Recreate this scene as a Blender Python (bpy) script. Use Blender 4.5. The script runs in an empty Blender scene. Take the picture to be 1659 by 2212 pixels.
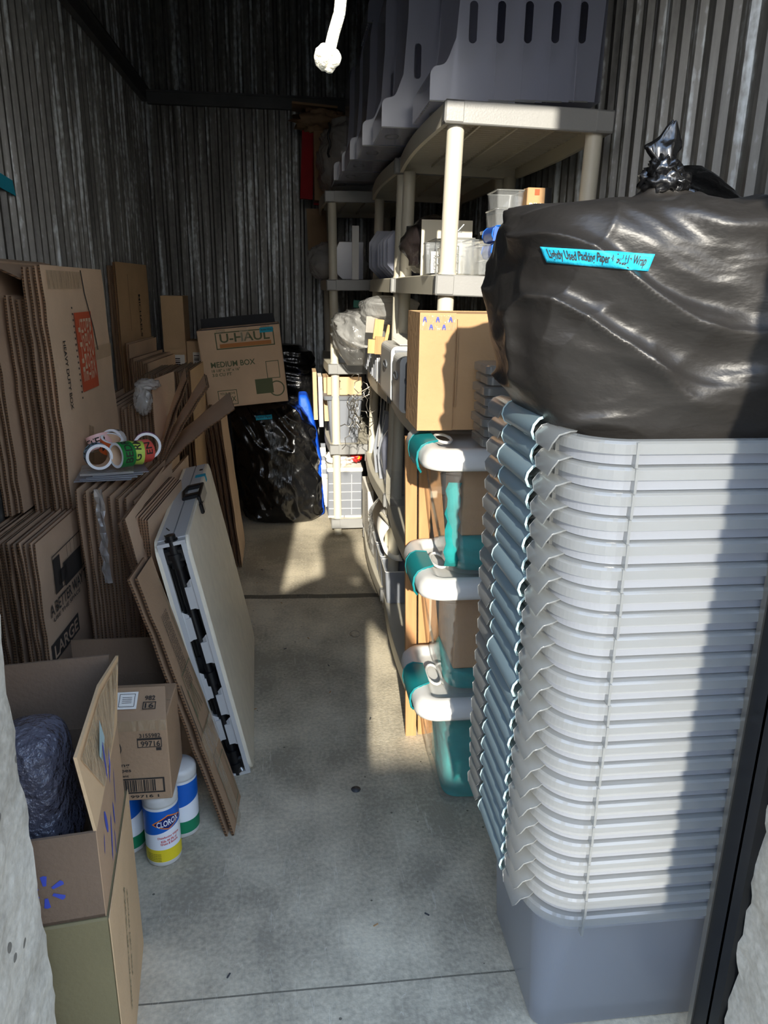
import bpy, math, random
from mathutils import Vector, Matrix, noise
from mathutils.bvhtree import BVHTree
PI = math.pi
S = bpy.context.scene
COL = S.collection

# ------------------------------------------------------------------ camera, world, sun, exposure
def basis(vy, nadir, f=1590.0, cx=829.5, cy=1106.0):
    a = Vector((vy[0]-cx, vy[1]-cy, f)).normalized()
    n = Vector((nadir[0]-cx, nadir[1]-cy, f)); n = (n - a*n.dot(a)).normalized()
    up = -n; x = a.cross(up)
    return Matrix((x, a, up))
RB = basis((638, 620), (750, 6400))
cam_data = bpy.data.cameras.new('camera'); cam = bpy.data.objects.new('camera', cam_data); COL.objects.link(cam)
cam_data.sensor_fit = 'VERTICAL'; cam_data.sensor_height = 24.0; cam_data.lens = 1590.0*24.0/2212.0
cam_data.clip_start = 0.02; cam_data.clip_end = 200
r = RB @ Vector((1, 0, 0)); u = RB @ Vector((0, -1, 0)); b = RB @ Vector((0, 0, -1))
cam.matrix_world = Matrix(((r.x, u.x, b.x, 0), (r.y, u.y, b.y, 0), (r.z, u.z, b.z, 1.39), (0, 0, 0, 1)))
S.camera = cam
S.view_settings.view_transform = 'Standard'; S.view_settings.look = 'None'
S.view_settings.gamma = 1; S.view_settings.use_curve_mapping = False
S.view_settings.exposure = 0.0
S.cycles.transparent_max_bounces = 32
S.cycles.max_bounces = 10
W = bpy.data.worlds.new('sky'); S.world = W; W.use_nodes = True
_n = W.node_tree.nodes; _l = W.node_tree.links      # sky: hazy and bright near the horizon, blue overhead
_tc = _n.new('ShaderNodeTexCoord'); _sp = _n.new('ShaderNodeSeparateXYZ'); _cr = _n.new('ShaderNodeValToRGB')
_l.new(_tc.outputs['Generated'], _sp.inputs[0]); _l.new(_sp.outputs['Z'], _cr.inputs[0])
_e = _cr.color_ramp.elements; _e[0].position = 0.0; _e[0].color = (.44, .41, .38, 1); _e[1].position = .75; _e[1].color = (.14, .21, .34, 1)
_q = _e.new(.20); _q.color = (.50, .49, .49, 1); _q = _e.new(.42); _q.color = (.27, .33, .43, 1)
_l.new(_cr.outputs[0], _n['Background'].inputs[0]); _n['Background'].inputs[1].default_value = 11.0
S.cycles.diffuse_bounces = 8
SLOPE = 0.07; TAN = 0.38
sun_d = bpy.data.lights.new('sun', 'SUN'); sun = bpy.data.objects.new('sun', sun_d); COL.objects.link(sun)
sun_d.energy = 9.0; sun_d.color = (1.0, 0.93, 0.80); sun_d.angle = math.radians(0.7)
sun.rotation_euler = Vector((SLOPE, 1, -TAN)).to_track_quat('-Z', 'Y').to_euler()
sun.location = (-1, -6, 6)

# ------------------------------------------------------------------ materials
def lin(c): return tuple((v/255/12.92 if v/255 <= .04045 else ((v/255+.055)/1.055)**2.4) for v in c)
def mat(name, col, rough=.6, metal=0, var=0.0, vscale=8, bump=0, bscale=60, alpha=1, trans=0, coat=0, spec=.5,
        stretch=(1, 1, 1), sss=0, emit=0):
    m = bpy.data.materials.new(name); m.use_nodes = True
    nt = m.node_tree; N = nt.nodes; L = nt.links; p = N['Principled BSDF']
    c = lin(col) + (1,)
    p.inputs['Base Color'].default_value = c
    p.inputs['Roughness'].default_value = rough; p.inputs['Metallic'].default_value = metal
    p.inputs['Alpha'].default_value = alpha; p.inputs['Specular IOR Level'].default_value = spec
    p.inputs['Coat Weight'].default_value = coat; p.inputs['Coat Roughness'].default_value = .1
    p.inputs['Transmission Weight'].default_value = trans
    if var or bump:
        tc = N.new('ShaderNodeTexCoord'); mp = N.new('ShaderNodeMapping'); L.new(tc.outputs['Object'], mp.inputs[0])
        mp.inputs['Scale'].default_value = stretch
    if var:
        n = N.new('ShaderNodeTexNoise'); n.inputs['Scale'].default_value = vscale; n.inputs['Detail'].default_value = 5
        L.new(mp.outputs[0], n.inputs[0])
        r = N.new('ShaderNodeMapRange'); r.inputs[1].default_value = .3; r.inputs[2].default_value = .7
        r.inputs[3].default_value = 1-var; r.inputs[4].default_value = 1+var
        L.new(n.outputs['Fac'], r.inputs[0])
        mx = N.new('ShaderNodeVectorMath'); mx.operation = 'SCALE'; mx.inputs[0].default_value = c[:3]
        L.new(r.outputs[0], mx.inputs['Scale']); L.new(mx.outputs[0], p.inputs['Base Color'])
    if bump:
        n2 = N.new('ShaderNodeTexNoise'); n2.inputs['Scale'].default_value = bscale; n2.inputs['Detail'].default_value = 4
        L.new(mp.outputs[0], n2.inputs[0])
        bm = N.new('ShaderNodeBump'); bm.inputs['Strength'].default_value = bump; bm.inputs['Distance'].default_value = .01
        L.new(n2.outputs['Fac'], bm.inputs['Height']); L.new(bm.outputs[0], p.inputs['Normal'])
    return m

def film(name, col, clear=.4, rough=.25, tl=.5, bump=0, bscale=40, stretch=(1, 1, 1)):
    """translucent plastic: diffuse + translucent + gloss, partly see-through"""
    m = bpy.data.materials.new(name); m.use_nodes = True
    nt = m.node_tree; N = nt.nodes; L = nt.links; N.remove(N['Principled BSDF']); out = N['Material Output']
    c = lin(col) + (1,)
    d = N.new('ShaderNodeBsdfDiffuse'); t = N.new('ShaderNodeBsdfTranslucent'); g = N.new('ShaderNodeBsdfGlossy'); x = N.new('ShaderNodeBsdfTransparent')
    d.inputs[0].default_value = c; t.inputs[0].default_value = c; g.inputs['Roughness'].default_value = rough
    g.inputs[0].default_value = (1, 1, 1, 1); x.inputs[0].default_value = (1, 1, 1, 1)
    a = N.new('ShaderNodeMixShader'); a.inputs[0].default_value = tl; L.new(d.outputs[0], a.inputs[1]); L.new(t.outputs[0], a.inputs[2])
    e = N.new('ShaderNodeMixShader'); e.inputs[0].default_value = clear; L.new(a.outputs[0], e.inputs[1]); L.new(x.outputs[0], e.inputs[2])
    f = N.new('ShaderNodeLayerWeight'); f.inputs['Blend'].default_value = .5
    pw = N.new('ShaderNodeMath'); pw.operation = 'POWER'; pw.inputs[1].default_value = 4; L.new(f.outputs['Facing'], pw.inputs[0])
    ma = N.new('ShaderNodeMath'); ma.operation = 'MULTIPLY_ADD'; ma.inputs[1].default_value = .55; ma.inputs[2].default_value = .05; L.new(pw.outputs[0], ma.inputs[0])
    h = N.new('ShaderNodeMixShader'); L.new(ma.outputs[0], h.inputs[0]); L.new(e.outputs[0], h.inputs[1]); L.new(g.outputs[0], h.inputs[2])
    L.new(h.outputs[0], out.inputs[0])
    if bump:
        tc = N.new('ShaderNodeTexCoord'); mp = N.new('ShaderNodeMapping'); L.new(tc.outputs['Object'], mp.inputs[0]); mp.inputs['Scale'].default_value = stretch
        n2 = N.new('ShaderNodeTexNoise'); n2.inputs['Scale'].default_value = bscale; n2.inputs['Detail'].default_value = 4; L.new(mp.outputs[0], n2.inputs[0])
        bm = N.new('ShaderNodeBump'); bm.inputs['Strength'].default_value = bump; bm.inputs['Distance'].default_value = .02
        L.new(n2.outputs['Fac'], bm.inputs['Height'])
        for q in (d, g, f): L.new(bm.outputs[0], q.inputs['Normal'])
    return m

def metal_wall():
    m = bpy.data.materials.new('galvanised_steel'); m.use_nodes = True
    nt = m.node_tree; N = nt.nodes; L = nt.links; p = N['Principled BSDF']
    tc = N.new('ShaderNodeTexCoord')
    def noise_(scale, st, det=6):
        mp = N.new('ShaderNodeMapping'); mp.inputs['Scale'].default_value = st; L.new(tc.outputs['Object'], mp.inputs[0])
        n = N.new('ShaderNodeTexNoise'); n.inputs['Scale'].default_value = scale; n.inputs['Detail'].default_value = det
        L.new(mp.outputs[0], n.inputs[0]); return n
    n1 = noise_(30, (1, 1, .045)); n2 = noise_(60, (1, 1, .5), 8)
    mu = N.new('ShaderNodeMath'); mu.operation = 'MULTIPLY_ADD'; L.new(n2.outputs['Fac'], mu.inputs[0]); mu.inputs[1].default_value = .35; L.new(n1.outputs['Fac'], mu.inputs[2])
    cr = N.new('ShaderNodeValToRGB'); e = cr.color_ramp.elements
    e[0].position = .45; e[0].color = lin((72, 72, 70)) + (1,)
    e[1].position = .72; e[1].color = lin((120, 120, 117)) + (1,)
    q = e.new(.86); q.color = lin((200, 208, 212)) + (1,)
    L.new(mu.outputs[0], cr.inputs[0]); L.new(cr.outputs[0], p.inputs['Base Color'])
    p.inputs['Metallic'].default_value = .35
    rr = N.new('ShaderNodeMapRange'); rr.inputs[3].default_value = .3; rr.inputs[4].default_value = .6; L.new(n2.outputs['Fac'], rr.inputs[0]); L.new(rr.outputs[0], p.inputs['Roughness'])
    return m

def concrete(name, c1, c2, pit=0.0, joints=False):
    m = bpy.data.materials.new(name); m.use_nodes = True
    nt = m.node_tree; N = nt.nodes; L = nt.links; p = N['Principled BSDF']; p.inputs['Roughness'].default_value = .85
    tc = N.new('ShaderNodeTexCoord')
    def nz(s, d=8):
        n = N.new('ShaderNodeTexNoise'); n.inputs['Scale'].default_value = s; n.inputs['Detail'].default_value = d; L.new(tc.outputs['Object'], n.inputs[0]); return n
    a = nz(2.2); b_ = nz(90, 4); k = nz(9, 6)
    cr = N.new('ShaderNodeValToRGB'); cr.color_ramp.elements[0].position = .35; cr.color_ramp.elements[1].position = .68
    cr.color_ramp.elements[0].color = lin(c1) + (1,); cr.color_ramp.elements[1].color = lin(c2) + (1,)
    s = N.new('ShaderNodeMath'); s.operation = 'MULTIPLY_ADD'; L.new(b_.outputs['Fac'], s.inputs[0]); s.inputs[1].default_value = .45
    s2 = N.new('ShaderNodeMath'); s2.operation = 'MULTIPLY_ADD'; L.new(k.outputs['Fac'], s2.inputs[0]); s2.inputs[1].default_value = .4
    L.new(a.outputs['Fac'], s2.inputs[2]); sb = N.new('ShaderNodeMath'); sb.operation = 'SUBTRACT'; L.new(s2.outputs[0], sb.inputs[0]); sb.inputs[1].default_value = .42
    L.new(sb.outputs[0], s.inputs[2]); L.new(s.outputs[0], cr.inputs[0])
    col = cr.outputs[0]
    # dark specks
    v = N.new('ShaderNodeTexVoronoi'); v.inputs['Scale'].default_value = 14; L.new(tc.outputs['Object'], v.inputs[0])
    lt = N.new('ShaderNodeMath'); lt.operation = 'LESS_THAN'; lt.inputs[1].default_value = .045 if not pit else .10; L.new(v.outputs['Distance'], lt.inputs[0])
    mx = N.new('ShaderNodeMix'); mx.data_type = 'RGBA'; L.new(lt.outputs[0], mx.inputs['Factor']); L.new(col, mx.inputs['A'])
    mx.inputs['B'].default_value = tuple(x*.45 for x in lin(c1)) + (1,)
    col = mx.outputs['Result']
    if joints:
        sp = N.new('ShaderNodeSeparateXYZ'); L.new(tc.outputs['Object'], sp.inputs[0])
        wob = nz(5, 3)
        for (y0, w, dk, sl) in ((3.215, .045, .42, -.05), (1.165, .004, .5, 0)):
            ad = N.new('ShaderNodeMath'); ad.operation = 'MULTIPLY_ADD'; L.new(wob.outputs['Fac'], ad.inputs[0]); ad.inputs[1].default_value = .03 if w > .01 else .004; L.new(sp.outputs['Y'], ad.inputs[2])
            ac = N.new('ShaderNodeMath'); ac.operation = 'MULTIPLY_ADD'; L.new(sp.outputs['X'], ac.inputs[0]); ac.inputs[1].default_value = -sl; L.new(ad.outputs[0], ac.inputs[2])
            su = N.new('ShaderNodeMath'); su.operation = 'SUBTRACT'; L.new(ac.outputs[0], su.inputs[0]); su.inputs[1].default_value = y0+.015
            ab = N.new('ShaderNodeMath'); ab.operation = 'ABSOLUTE'; L.new(su.outputs[0], ab.inputs[0])
            l2 = N.new('ShaderNodeMath'); l2.operation = 'LESS_THAN'; L.new(ab.outputs[0], l2.inputs[0]); l2.inputs[1].default_value = w/2
            m2 = N.new('ShaderNodeMix'); m2.data_type = 'RGBA'; L.new(l2.outputs[0], m2.inputs['Factor']); L.new(col, m2.inputs['A'])
            m2.inputs['B'].default_value = tuple(x*dk for x in lin(c1)) + (1,); col = m2.outputs['Result']
        # pale scuffs
        wv = N.new('ShaderNodeTexNoise'); wv.inputs['Scale'].default_value = 6; wv.inputs['Detail'].default_value = 2
        mp = N.new('ShaderNodeMapping'); mp.inputs['Scale'].default_value = (5, .5, 1); mp.inputs['Rotation'].default_value = (0, 0, .35); L.new(tc.outputs['Object'], mp.inputs[0]); L.new(mp.outputs[0], wv.inputs[0])
        g1 = N.new('ShaderNodeMath'); g1.operation = 'SUBTRACT'; L.new(wv.outputs['Fac'], g1.inputs[0]); g1.inputs[1].default_value = .5
        g2 = N.new('ShaderNodeMath'); g2.operation = 'ABSOLUTE'; L.new(g1.outputs[0], g2.inputs[0])
        g3 = N.new('ShaderNodeMath'); g3.operation = 'LESS_THAN'; L.new(g2.outputs[0], g3.inputs[0]); g3.inputs[1].default_value = .0022
        g4 = N.new('ShaderNodeMath'); g4.operation = 'MULTIPLY'; L.new(g3.outputs[0], g4.inputs[0]); g4.inputs[1].default_value = .25
        m3 = N.new('ShaderNodeMix'); m3.data_type = 'RGBA'; L.new(g4.outputs[0], m3.inputs['Factor']); L.new(col, m3.inputs['A']); m3.inputs['B'].default_value = lin((235, 230, 215)) + (1,)
        col = m3.outputs['Result']
    L.new(col, p.inputs['Base Color'])
    bm = N.new('ShaderNodeBump'); bm.inputs['Strength'].default_value = .35; bm.inputs['Distance'].default_value = .004 if not pit else .02
    n3 = nz(140 if not pit else 28, 6); L.new(n3.outputs['Fac'], bm.inputs['Height']); L.new(bm.outputs[0], p.inputs['Normal'])
    return m

def card_edge(name, axis=2, col=(120, 88, 60)):
    m = bpy.data.materials.new(name); m.use_nodes = True
    nt = m.node_tree; N = nt.nodes; L = nt.links; p = N['Principled BSDF']; p.inputs['Roughness'].default_value = .9
    tc = N.new('ShaderNodeTexCoord'); w = N.new('ShaderNodeTexWave'); w.bands_direction = 'XYZ'[axis]; w.inputs['Scale'].default_value = 38
    w.inputs['Distortion'].default_value = 1.5; L.new(tc.outputs['Object'], w.inputs[0])
    cr = N.new('ShaderNodeValToRGB'); cr.color_ramp.elements[0].color = tuple(x*.25 for x in lin(col)) + (1,); cr.color_ramp.elements[1].color = lin(col) + (1,)
    cr.color_ramp.elements[0].position = .3; cr.color_ramp.elements[1].position = .6
    L.new(w.outputs['Fac'], cr.inputs[0]); L.new(cr.outputs[0], p.inputs['Base Color'])
    return m

M = {}
M['steel'] = metal_wall()
M['girt'] = mat('painted_steel', (74, 76, 78), .5, .3, var=.2)
M['floor'] = concrete('floor_concrete', (156, 148, 130), (216, 205, 180), joints=True)
M['block'] = concrete('block_concrete', (160, 155, 142), (205, 200, 186), pit=1)
M['asphalt'] = concrete('asphalt', (70, 70, 70), (110, 108, 104))
M['card'] = mat('kraft_cardboard', (214, 186, 156), .85, var=.10, vscale=5, bump=.15, bscale=120)
M['card2'] = mat('golden_cardboard', (204, 172, 132), .85, var=.10, vscale=5, bump=.15, bscale=120)
M['card3'] = mat('brown_cardboard', (188, 163, 138), .85, var=.12, vscale=5, bump=.15, bscale=120)
M['cardshade'] = mat('shaded_cardboard', (116, 96, 78), .85, var=.10, vscale=5, bump=.15, bscale=120)  # darkened cardboard: the open cartons' shade is put into the colour
M['carddoor'] = mat('door_toned_cardboard', (170, 140, 110), .85, var=.10, vscale=5, bump=.15, bscale=120)  # kraft copy toned down against the stronger light near the door
M['cardsun'] = mat('sun_toned_cardboard', (180, 143, 102), .85, var=.08, vscale=6, bump=.2, bscale=60)  # copy toned down for the sunlit carton; shaded boxes keep lighter copies
M['olive'] = mat('olive_cardboard', (124, 114, 82), .85, var=.08, vscale=4, bump=.1, bscale=120)
M['edge'] = card_edge('fluted_edge')
M['edge_l'] = card_edge('fluted_edge_light', col=(190, 150, 110))
M['ink'] = mat('dark_print', (52, 48, 44), .8)
M['inkg'] = mat('green_print', (96, 104, 76), .8)
M['inko'] = mat('orange_print', (196, 84, 48), .8, var=.1)
M['inkor'] = mat('tan_orange_print', (190, 128, 76), .8)
M['inkb'] = mat('blue_print', (58, 74, 170), .7, var=.15)
M['beige'] = mat('beige_resin', (200, 194, 176), .45, var=.03, bump=.04, bscale=200)
M['endgrey'] = mat('grey_resin', (140, 140, 138), .35, var=.05, bump=.05, bscale=200)
M['frost'] = film('frosted_plastic', (178, 183, 192), clear=.24, rough=.22, tl=.45)
M['frost2'] = film('smoky_clear_plastic', (168, 173, 194), clear=.40, rough=.2, tl=.35)
M['rim'] = film('rim_plastic', (166, 169, 168), clear=.40, rough=.15, tl=.5)
M['clear'] = film('clear_acrylic', (225, 230, 232), clear=.90, rough=.06, tl=.3)
M['cellophane'] = film('crinkled_cellophane', (235, 235, 232), clear=.50, rough=.12, tl=.5, bump=1.0, bscale=22, stretch=(1, 1, .5))
M['packtape'] = film('packing_tape', (215, 195, 160), clear=.70, rough=.12, tl=.2, bump=.6, bscale=60, stretch=(1, 1, .3))
M['latch'] = mat('blue_grey_plastic', (110, 129, 137), .42)
M['latchlip'] = mat('pale_blue_plastic', (164, 192, 196), .4)
M['teal'] = mat('teal_plastic', (20, 124, 128), .4)
M['tealcloth'] = mat('teal_fabric', (18, 134, 132), .9, var=.2, vscale=12, bump=.6, bscale=14)
M['white'] = mat('white_plastic', (208, 207, 202), .4)
M['whitep'] = mat('white_paper', (238, 234, 224), .8)
M['grey'] = mat('grey_plastic', (112, 116, 122), .5)
M['darkgrey'] = mat('dark_grey_plastic', (70, 72, 76), .5)
M['blackp'] = mat('black_plastic', (18, 18, 20), .35)
M['tabletop'] = mat('table_plastic', (240, 231, 210), .5, var=.05, vscale=20, bump=.06, bscale=160)
M['tablegrey'] = mat('table_rim_plastic', (198, 198, 196), .45)
M['bag'] = mat('black_bin_bag', (37, 35, 33), .40, bump=.32, bscale=20, spec=.40, stretch=(1, 1, 1.8))
M['bag2'] = mat('black_shiny_bag', (12, 12, 13), .22, bump=.9, bscale=18, stretch=(1, 1, .45), spec=.8)
M['bubble'] = film('bubble_wrap', (118, 116, 128), clear=.15, rough=.18, tl=.2, bump=1.0, bscale=45)
M['btape'] = mat('blue_masking_tape', (24, 160, 190), .7, bump=.2, bscale=80)
M['rope'] = mat('white_rope', (236, 228, 205), .85, bump=.5, bscale=250)
M['wood'] = mat('raw_wood', (180, 134, 88), .7, var=.15, vscale=14, stretch=(6, 6, .4), bump=.1, bscale=90)
M['pine'] = mat('pine_wood', (200, 158, 104), .7, var=.15, vscale=20, stretch=(6, 6, .6))
M['wire'] = mat('wire_metal', (170, 165, 155), .3, .9)
M['bluetote'] = mat('blue_tarp', (12, 84, 214), .6, bump=.4, bscale=30)
M['bluesnap'] = mat('blue_snap_plastic', (46, 92, 190), .35)
M['red'] = mat('red_fabric', (150, 20, 30), .8, var=.2)
M['brownpaper'] = mat('brown_paper', (140, 116, 90), .85, var=.15, bump=.5, bscale=12)
M['greencard'] = mat('green_card', (60, 120, 104), .7)
M['yellow'] = mat('yellow_label', (236, 214, 40), .4)
M['lblue'] = mat('blue_label', (16, 96, 190), .35)
M['lnavy'] = mat('navy_label', (14, 36, 110), .35)
M['lwhite'] = mat('white_label', (240, 244, 248), .35)
M['lorange'] = mat('orange_label', (240, 130, 30), .4)
M['lred'] = mat('red_label', (200, 30, 30), .4)
M['lgreen'] = mat('green_label', (20, 130, 90), .4)
M['seal'] = mat('black_rubber_seal', (14, 15, 18), .45)
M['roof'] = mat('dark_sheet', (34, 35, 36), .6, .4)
M['skin'] = mat('skin', (200, 150, 125), .6)
M['shirt'] = mat('shirt_fabric', (70, 80, 96), .9)
M['jeans'] = mat('denim', (44, 56, 84), .9)

# ------------------------------------------------------------------ object helpers
WM = {}
def tag(o, label=None, cat=None, group=None, kind=None):
    if label: o['label'] = label
    if cat: o['category'] = cat
    if group: o['group'] = group
    if kind: o['kind'] = kind
    return o
def thing(name, label, cat, loc=(0, 0, 0), rot=(0, 0, 0), group=None):
    o = bpy.data.objects.new(name, None); COL.objects.link(o); o.empty_display_size = .05
    o.location = loc; o.rotation_euler = rot
    WM[o.name] = Matrix.LocRotScale(Vector(loc), __import__('mathutils').Euler(rot), None)
    return tag(o, label, cat, group)
class MB:
    def __init__(s): s.v = []; s.f = []; s.m = []; s.T = Matrix.Identity(4); s.cur = 0; s.smooth = set()
    def add(s, vs, fs, sm=False):
        o = len(s.v); s.v += [s.T @ Vector(p) for p in vs]
        for q in fs:
            if sm: s.smooth.add(len(s.f))
            s.f.append([i+o for i in q]); s.m.append(s.cur)
        return s
    def box(s, c, d, rot=None):
        hx, hy, hz = d[0]/2, d[1]/2, d[2]/2
        R = rot if rot is not None else Matrix.Identity(3)
        vs = [Vector(c) + R @ Vector((x*hx, y*hy, z*hz)) for x in (-1, 1) for y in (-1, 1) for z in (-1, 1)]
        return s.add(vs, [(0, 1, 3, 2), (4, 6, 7, 5), (0, 4, 5, 1), (2, 3, 7, 6), (0, 2, 6, 4), (1, 5, 7, 3)])
    def bb(s, x0, x1, y0, y1, z0, z1): return s.box(((x0+x1)/2, (y0+y1)/2, (z0+z1)/2), (x1-x0, y1-y0, z1-z0))
    def bbox(s, x0, x1, y0, y1, z0, z1, bv=.006):
        """box with chamfered edges"""
        def pt(a, b_, c): return (a, b_, c)
        vs = []; fs = []
        xs = (x0, x1); ys = (y0, y1); zs = (z0, z1); idx = {}
        for i in (0, 1):
            for j in (0, 1):
                for k in (0, 1):
                    sx = bv if i == 0 else -bv; sy = bv if j == 0 else -bv; sz = bv if k == 0 else -bv
                    for ax, p in (('x', (xs[i], ys[j]+sy, zs[k]+sz)), ('y', (xs[i]+sx, ys[j], zs[k]+sz)), ('z', (xs[i]+sx, ys[j]+sy, zs[k]))):
                        idx[(i, j, k, ax)] = len(vs); vs.append(p)
        for i in (0, 1): fs.append([idx[(i, 0, 0, 'x')], idx[(i, 0, 1, 'x')], idx[(i, 1, 1, 'x')], idx[(i, 1, 0, 'x')]])
        for j in (0, 1): fs.append([idx[(0, j, 0, 'y')], idx[(1, j, 0, 'y')], idx[(1, j, 1, 'y')], idx[(0, j, 1, 'y')]])
        for k in (0, 1): fs.append([idx[(0, 0, k, 'z')], idx[(0, 1, k, 'z')], idx[(1, 1, k, 'z')], idx[(1, 0, k, 'z')]])
        for j in (0, 1):
            for k in (0, 1): fs.append([idx[(0, j, k, 'y')], idx[(1, j, k, 'y')], idx[(1, j, k, 'z')], idx[(0, j, k, 'z')]])
        for i in (0, 1):
            for k in (0, 1): fs.append([idx[(i, 0, k, 'x')], idx[(i, 1, k, 'x')], idx[(i, 1, k, 'z')], idx[(i, 0, k, 'z')]])
        for i in (0, 1):
            for j in (0, 1): fs.append([idx[(i, j, 0, 'x')], idx[(i, j, 1, 'x')], idx[(i, j, 1, 'y')], idx[(i, j, 0, 'y')]])
        for i in (0, 1):
            for j in (0, 1):
                for k in (0, 1): fs.append([idx[(i, j, k, 'x')], idx[(i, j, k, 'y')], idx[(i, j, k, 'z')]])
        return s.add(vs, fs)
    def quad(s, a, b_, c, d): return s.add([a, b_, c, d], [(0, 1, 2, 3)])
    def slab(s, pts, off):
        """polygon pts extruded by vector off"""
        n = len(pts); o = Vector(off)
        vs = [Vector(p) for p in pts] + [Vector(p)+o for p in pts]
        return s.add(vs, [tuple(range(n)), tuple(range(2*n-1, n-1, -1))] + [(i, (i+1) % n, n+(i+1) % n, n+i) for i in range(n)])
    def tube(s, pts, rad, n=12, cap=True, closed=False):
        P = [Vector(p) for p in pts]; k = len(P); rr = rad if hasattr(rad, '__len__') else [rad]*k
        vs = []; prev = None
        for i in range(k):
            if closed: t = P[(i+1) % k]-P[i-1]
            else: t = (P[min(i+1, k-1)]-P[max(i-1, 0)])
            t.normalize()
            if prev is None:
                a = Vector((0, 0, 1)) if abs(t.z) < .9 else Vector((1, 0, 0)); nn = t.cross(a).normalized()
            else: nn = (prev - t*prev.dot(t)).normalized()
            prev = nn; bn = t.cross(nn)
            for j in range(n):
                q = 2*PI*j/n; vs.append(P[i]+(nn*math.cos(q)+bn*math.sin(q))*rr[i])
        fs = []
        for i in range(k if closed else k-1):
            i2 = (i+1) % k
            for j in range(n): fs.append((i*n+j, i*n+(j+1) % n, i2*n+(j+1) % n, i2*n+j))
        s.add(vs, fs, True)
        if cap and not closed: s.add(vs[:n], [tuple(range(n-1, -1, -1))]); s.add(vs[-n:], [tuple(range(n))])
        return s
    def lathe(s, prof, c=(0, 0, 0), n=32):
        vs = []; fs = []; k = len(prof)
        for (r_, z) in prof:
            for j in range(n): q = 2*PI*j/n; vs.append((c[0]+r_*math.cos(q), c[1]+r_*math.sin(q), c[2]+z))
        for i in range(k-1):
            for j in range(n): fs.append((i*n+j, i*n+(j+1) % n, (i+1)*n+(j+1) % n, (i+1)*n+j))
        return s.add(vs, fs, True)
    def loft(s, loops, closed=True, cap0=False, cap1=False, sm=False):
        n = len(loops[0]); vs = [p for l in loops for p in l]; fs = []
        for i in range(len(loops)-1):
            for j in range(n if closed else n-1): fs.append((i*n+j, i*n+(j+1) % n, (i+1)*n+(j+1) % n, (i+1)*n+j))
        if cap0: fs.append(tuple(range(n-1, -1, -1)))
        if cap1: fs.append(tuple(range((len(loops)-1)*n, len(loops)*n)))
        return s.add(vs, fs, sm)
    def build(s, name, mats, parent=None):
        me = bpy.data.meshes.new(name)
        vs = s.v
        if parent is not None:
            inv = WM[parent.name].inverted(); vs = [inv @ v for v in vs]
        me.from_pydata([tuple(v) for v in vs], [], s.f)
        if not isinstance(mats, (list, tuple)): mats = [mats]
        for m_ in mats: me.materials.append(m_)
        me.polygons.foreach_set('material_index', s.m)
        if s.smooth: me.polygons.foreach_set('use_smooth', [i in s.smooth for i in range(len(s.f))])
        me.update()
        o = bpy.data.objects.new(name, me); COL.objects.link(o)
        if parent is not None: o.parent = parent; WM[o.name] = WM[parent.name]
        else: WM[o.name] = Matrix.Identity(4)
        return o
def solidify(o, t, off=-1):
    md = o.modifiers.new('solidify', 'SOLIDIFY'); md.thickness = t; md.offset = off; return o
def origin_to_base(o):
    """put a one-mesh thing's origin at the middle of its base"""
    me = o.data; n = len(me.vertices)
    xs = [v.co.x for v in me.vertices]; ys = [v.co.y for v in me.vertices]; zs = [v.co.z for v in me.vertices]
    c = Vector(((min(xs)+max(xs))/2, (min(ys)+max(ys))/2, min(zs)))
    me.transform(Matrix.Translation(-c)); o.location = c; WM[o.name] = Matrix.Translation(c)
    return o
def dup(root, loc=None, rot=None, label=None, group=None):
    r_ = root.copy(); COL.objects.link(r_)
    if loc is not None: r_.location = loc
    if rot is not None: r_.rotation_euler = rot
    if label: r_['label'] = label
    if group: r_['group'] = group
    WM[r_.name] = Matrix.LocRotScale(r_.location, r_.rotation_euler, None)
    for ch in list(root.children):
        c = ch.copy(); COL.objects.link(c); c.parent = r_
        for g in list(ch.children):
            d = g.copy(); COL.objects.link(d); d.parent = c
    return r_
_tx = {}
def text_geo(t):
    if t in _tx: return _tx[t]
    cu = bpy.data.curves.new('t', 'FONT'); cu.body = t; cu.size = 1; cu.align_x = 'CENTER'; cu.align_y = 'CENTER'; cu.resolution_u = 3; cu.offset = .018
    o = bpy.data.objects.new('t', cu); COL.objects.link(o); bpy.context.view_layer.update()
    me = bpy.data.meshes.new_from_object(o)
    vs = [tuple(v.co) for v in me.vertices]; fs = [tuple(p.vertices) for p in me.polygons]
    bpy.data.objects.remove(o); bpy.data.meshes.remove(me)
    xs = [v[0] for v in vs]; w = max(xs)-min(xs); mx = (max(xs)+min(xs))/2
    ys = [v[1] for v in vs]; my = (max(ys)+min(ys))/2; h = max(ys)-min(ys)
    g = ([((v[0]-mx), (v[1]-my)) for v in vs], fs, w, h); _tx[t] = g
    return g
def put_text(mb, t, o, ux, uy, width=None, height=None, lift=.0012):
    """text centred at o, reading along ux, up uy"""
    vs, fs, w, h = text_geo(t); ux = Vector(ux).normalized(); uy = Vector(uy).normalized(); n = ux.cross(uy)
    sx = width/w if width else height/h; sy = height/h if height else sx
    mb.add([Vector(o)+ux*v[0]*sx+uy*v[1]*sy+n*lift for v in vs], fs)
def put_rect(mb, o, ux, uy, w, h, lift=.001):
    ux = Vector(ux).normalized(); uy = Vector(uy).normalized(); n = ux.cross(uy); o = Vector(o)+n*lift
    mb.add([o-ux*w/2-uy*h/2, o+ux*w/2-uy*h/2, o+ux*w/2+uy*h/2, o-ux*w/2+uy*h/2], [(0, 1, 2, 3)])
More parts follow.
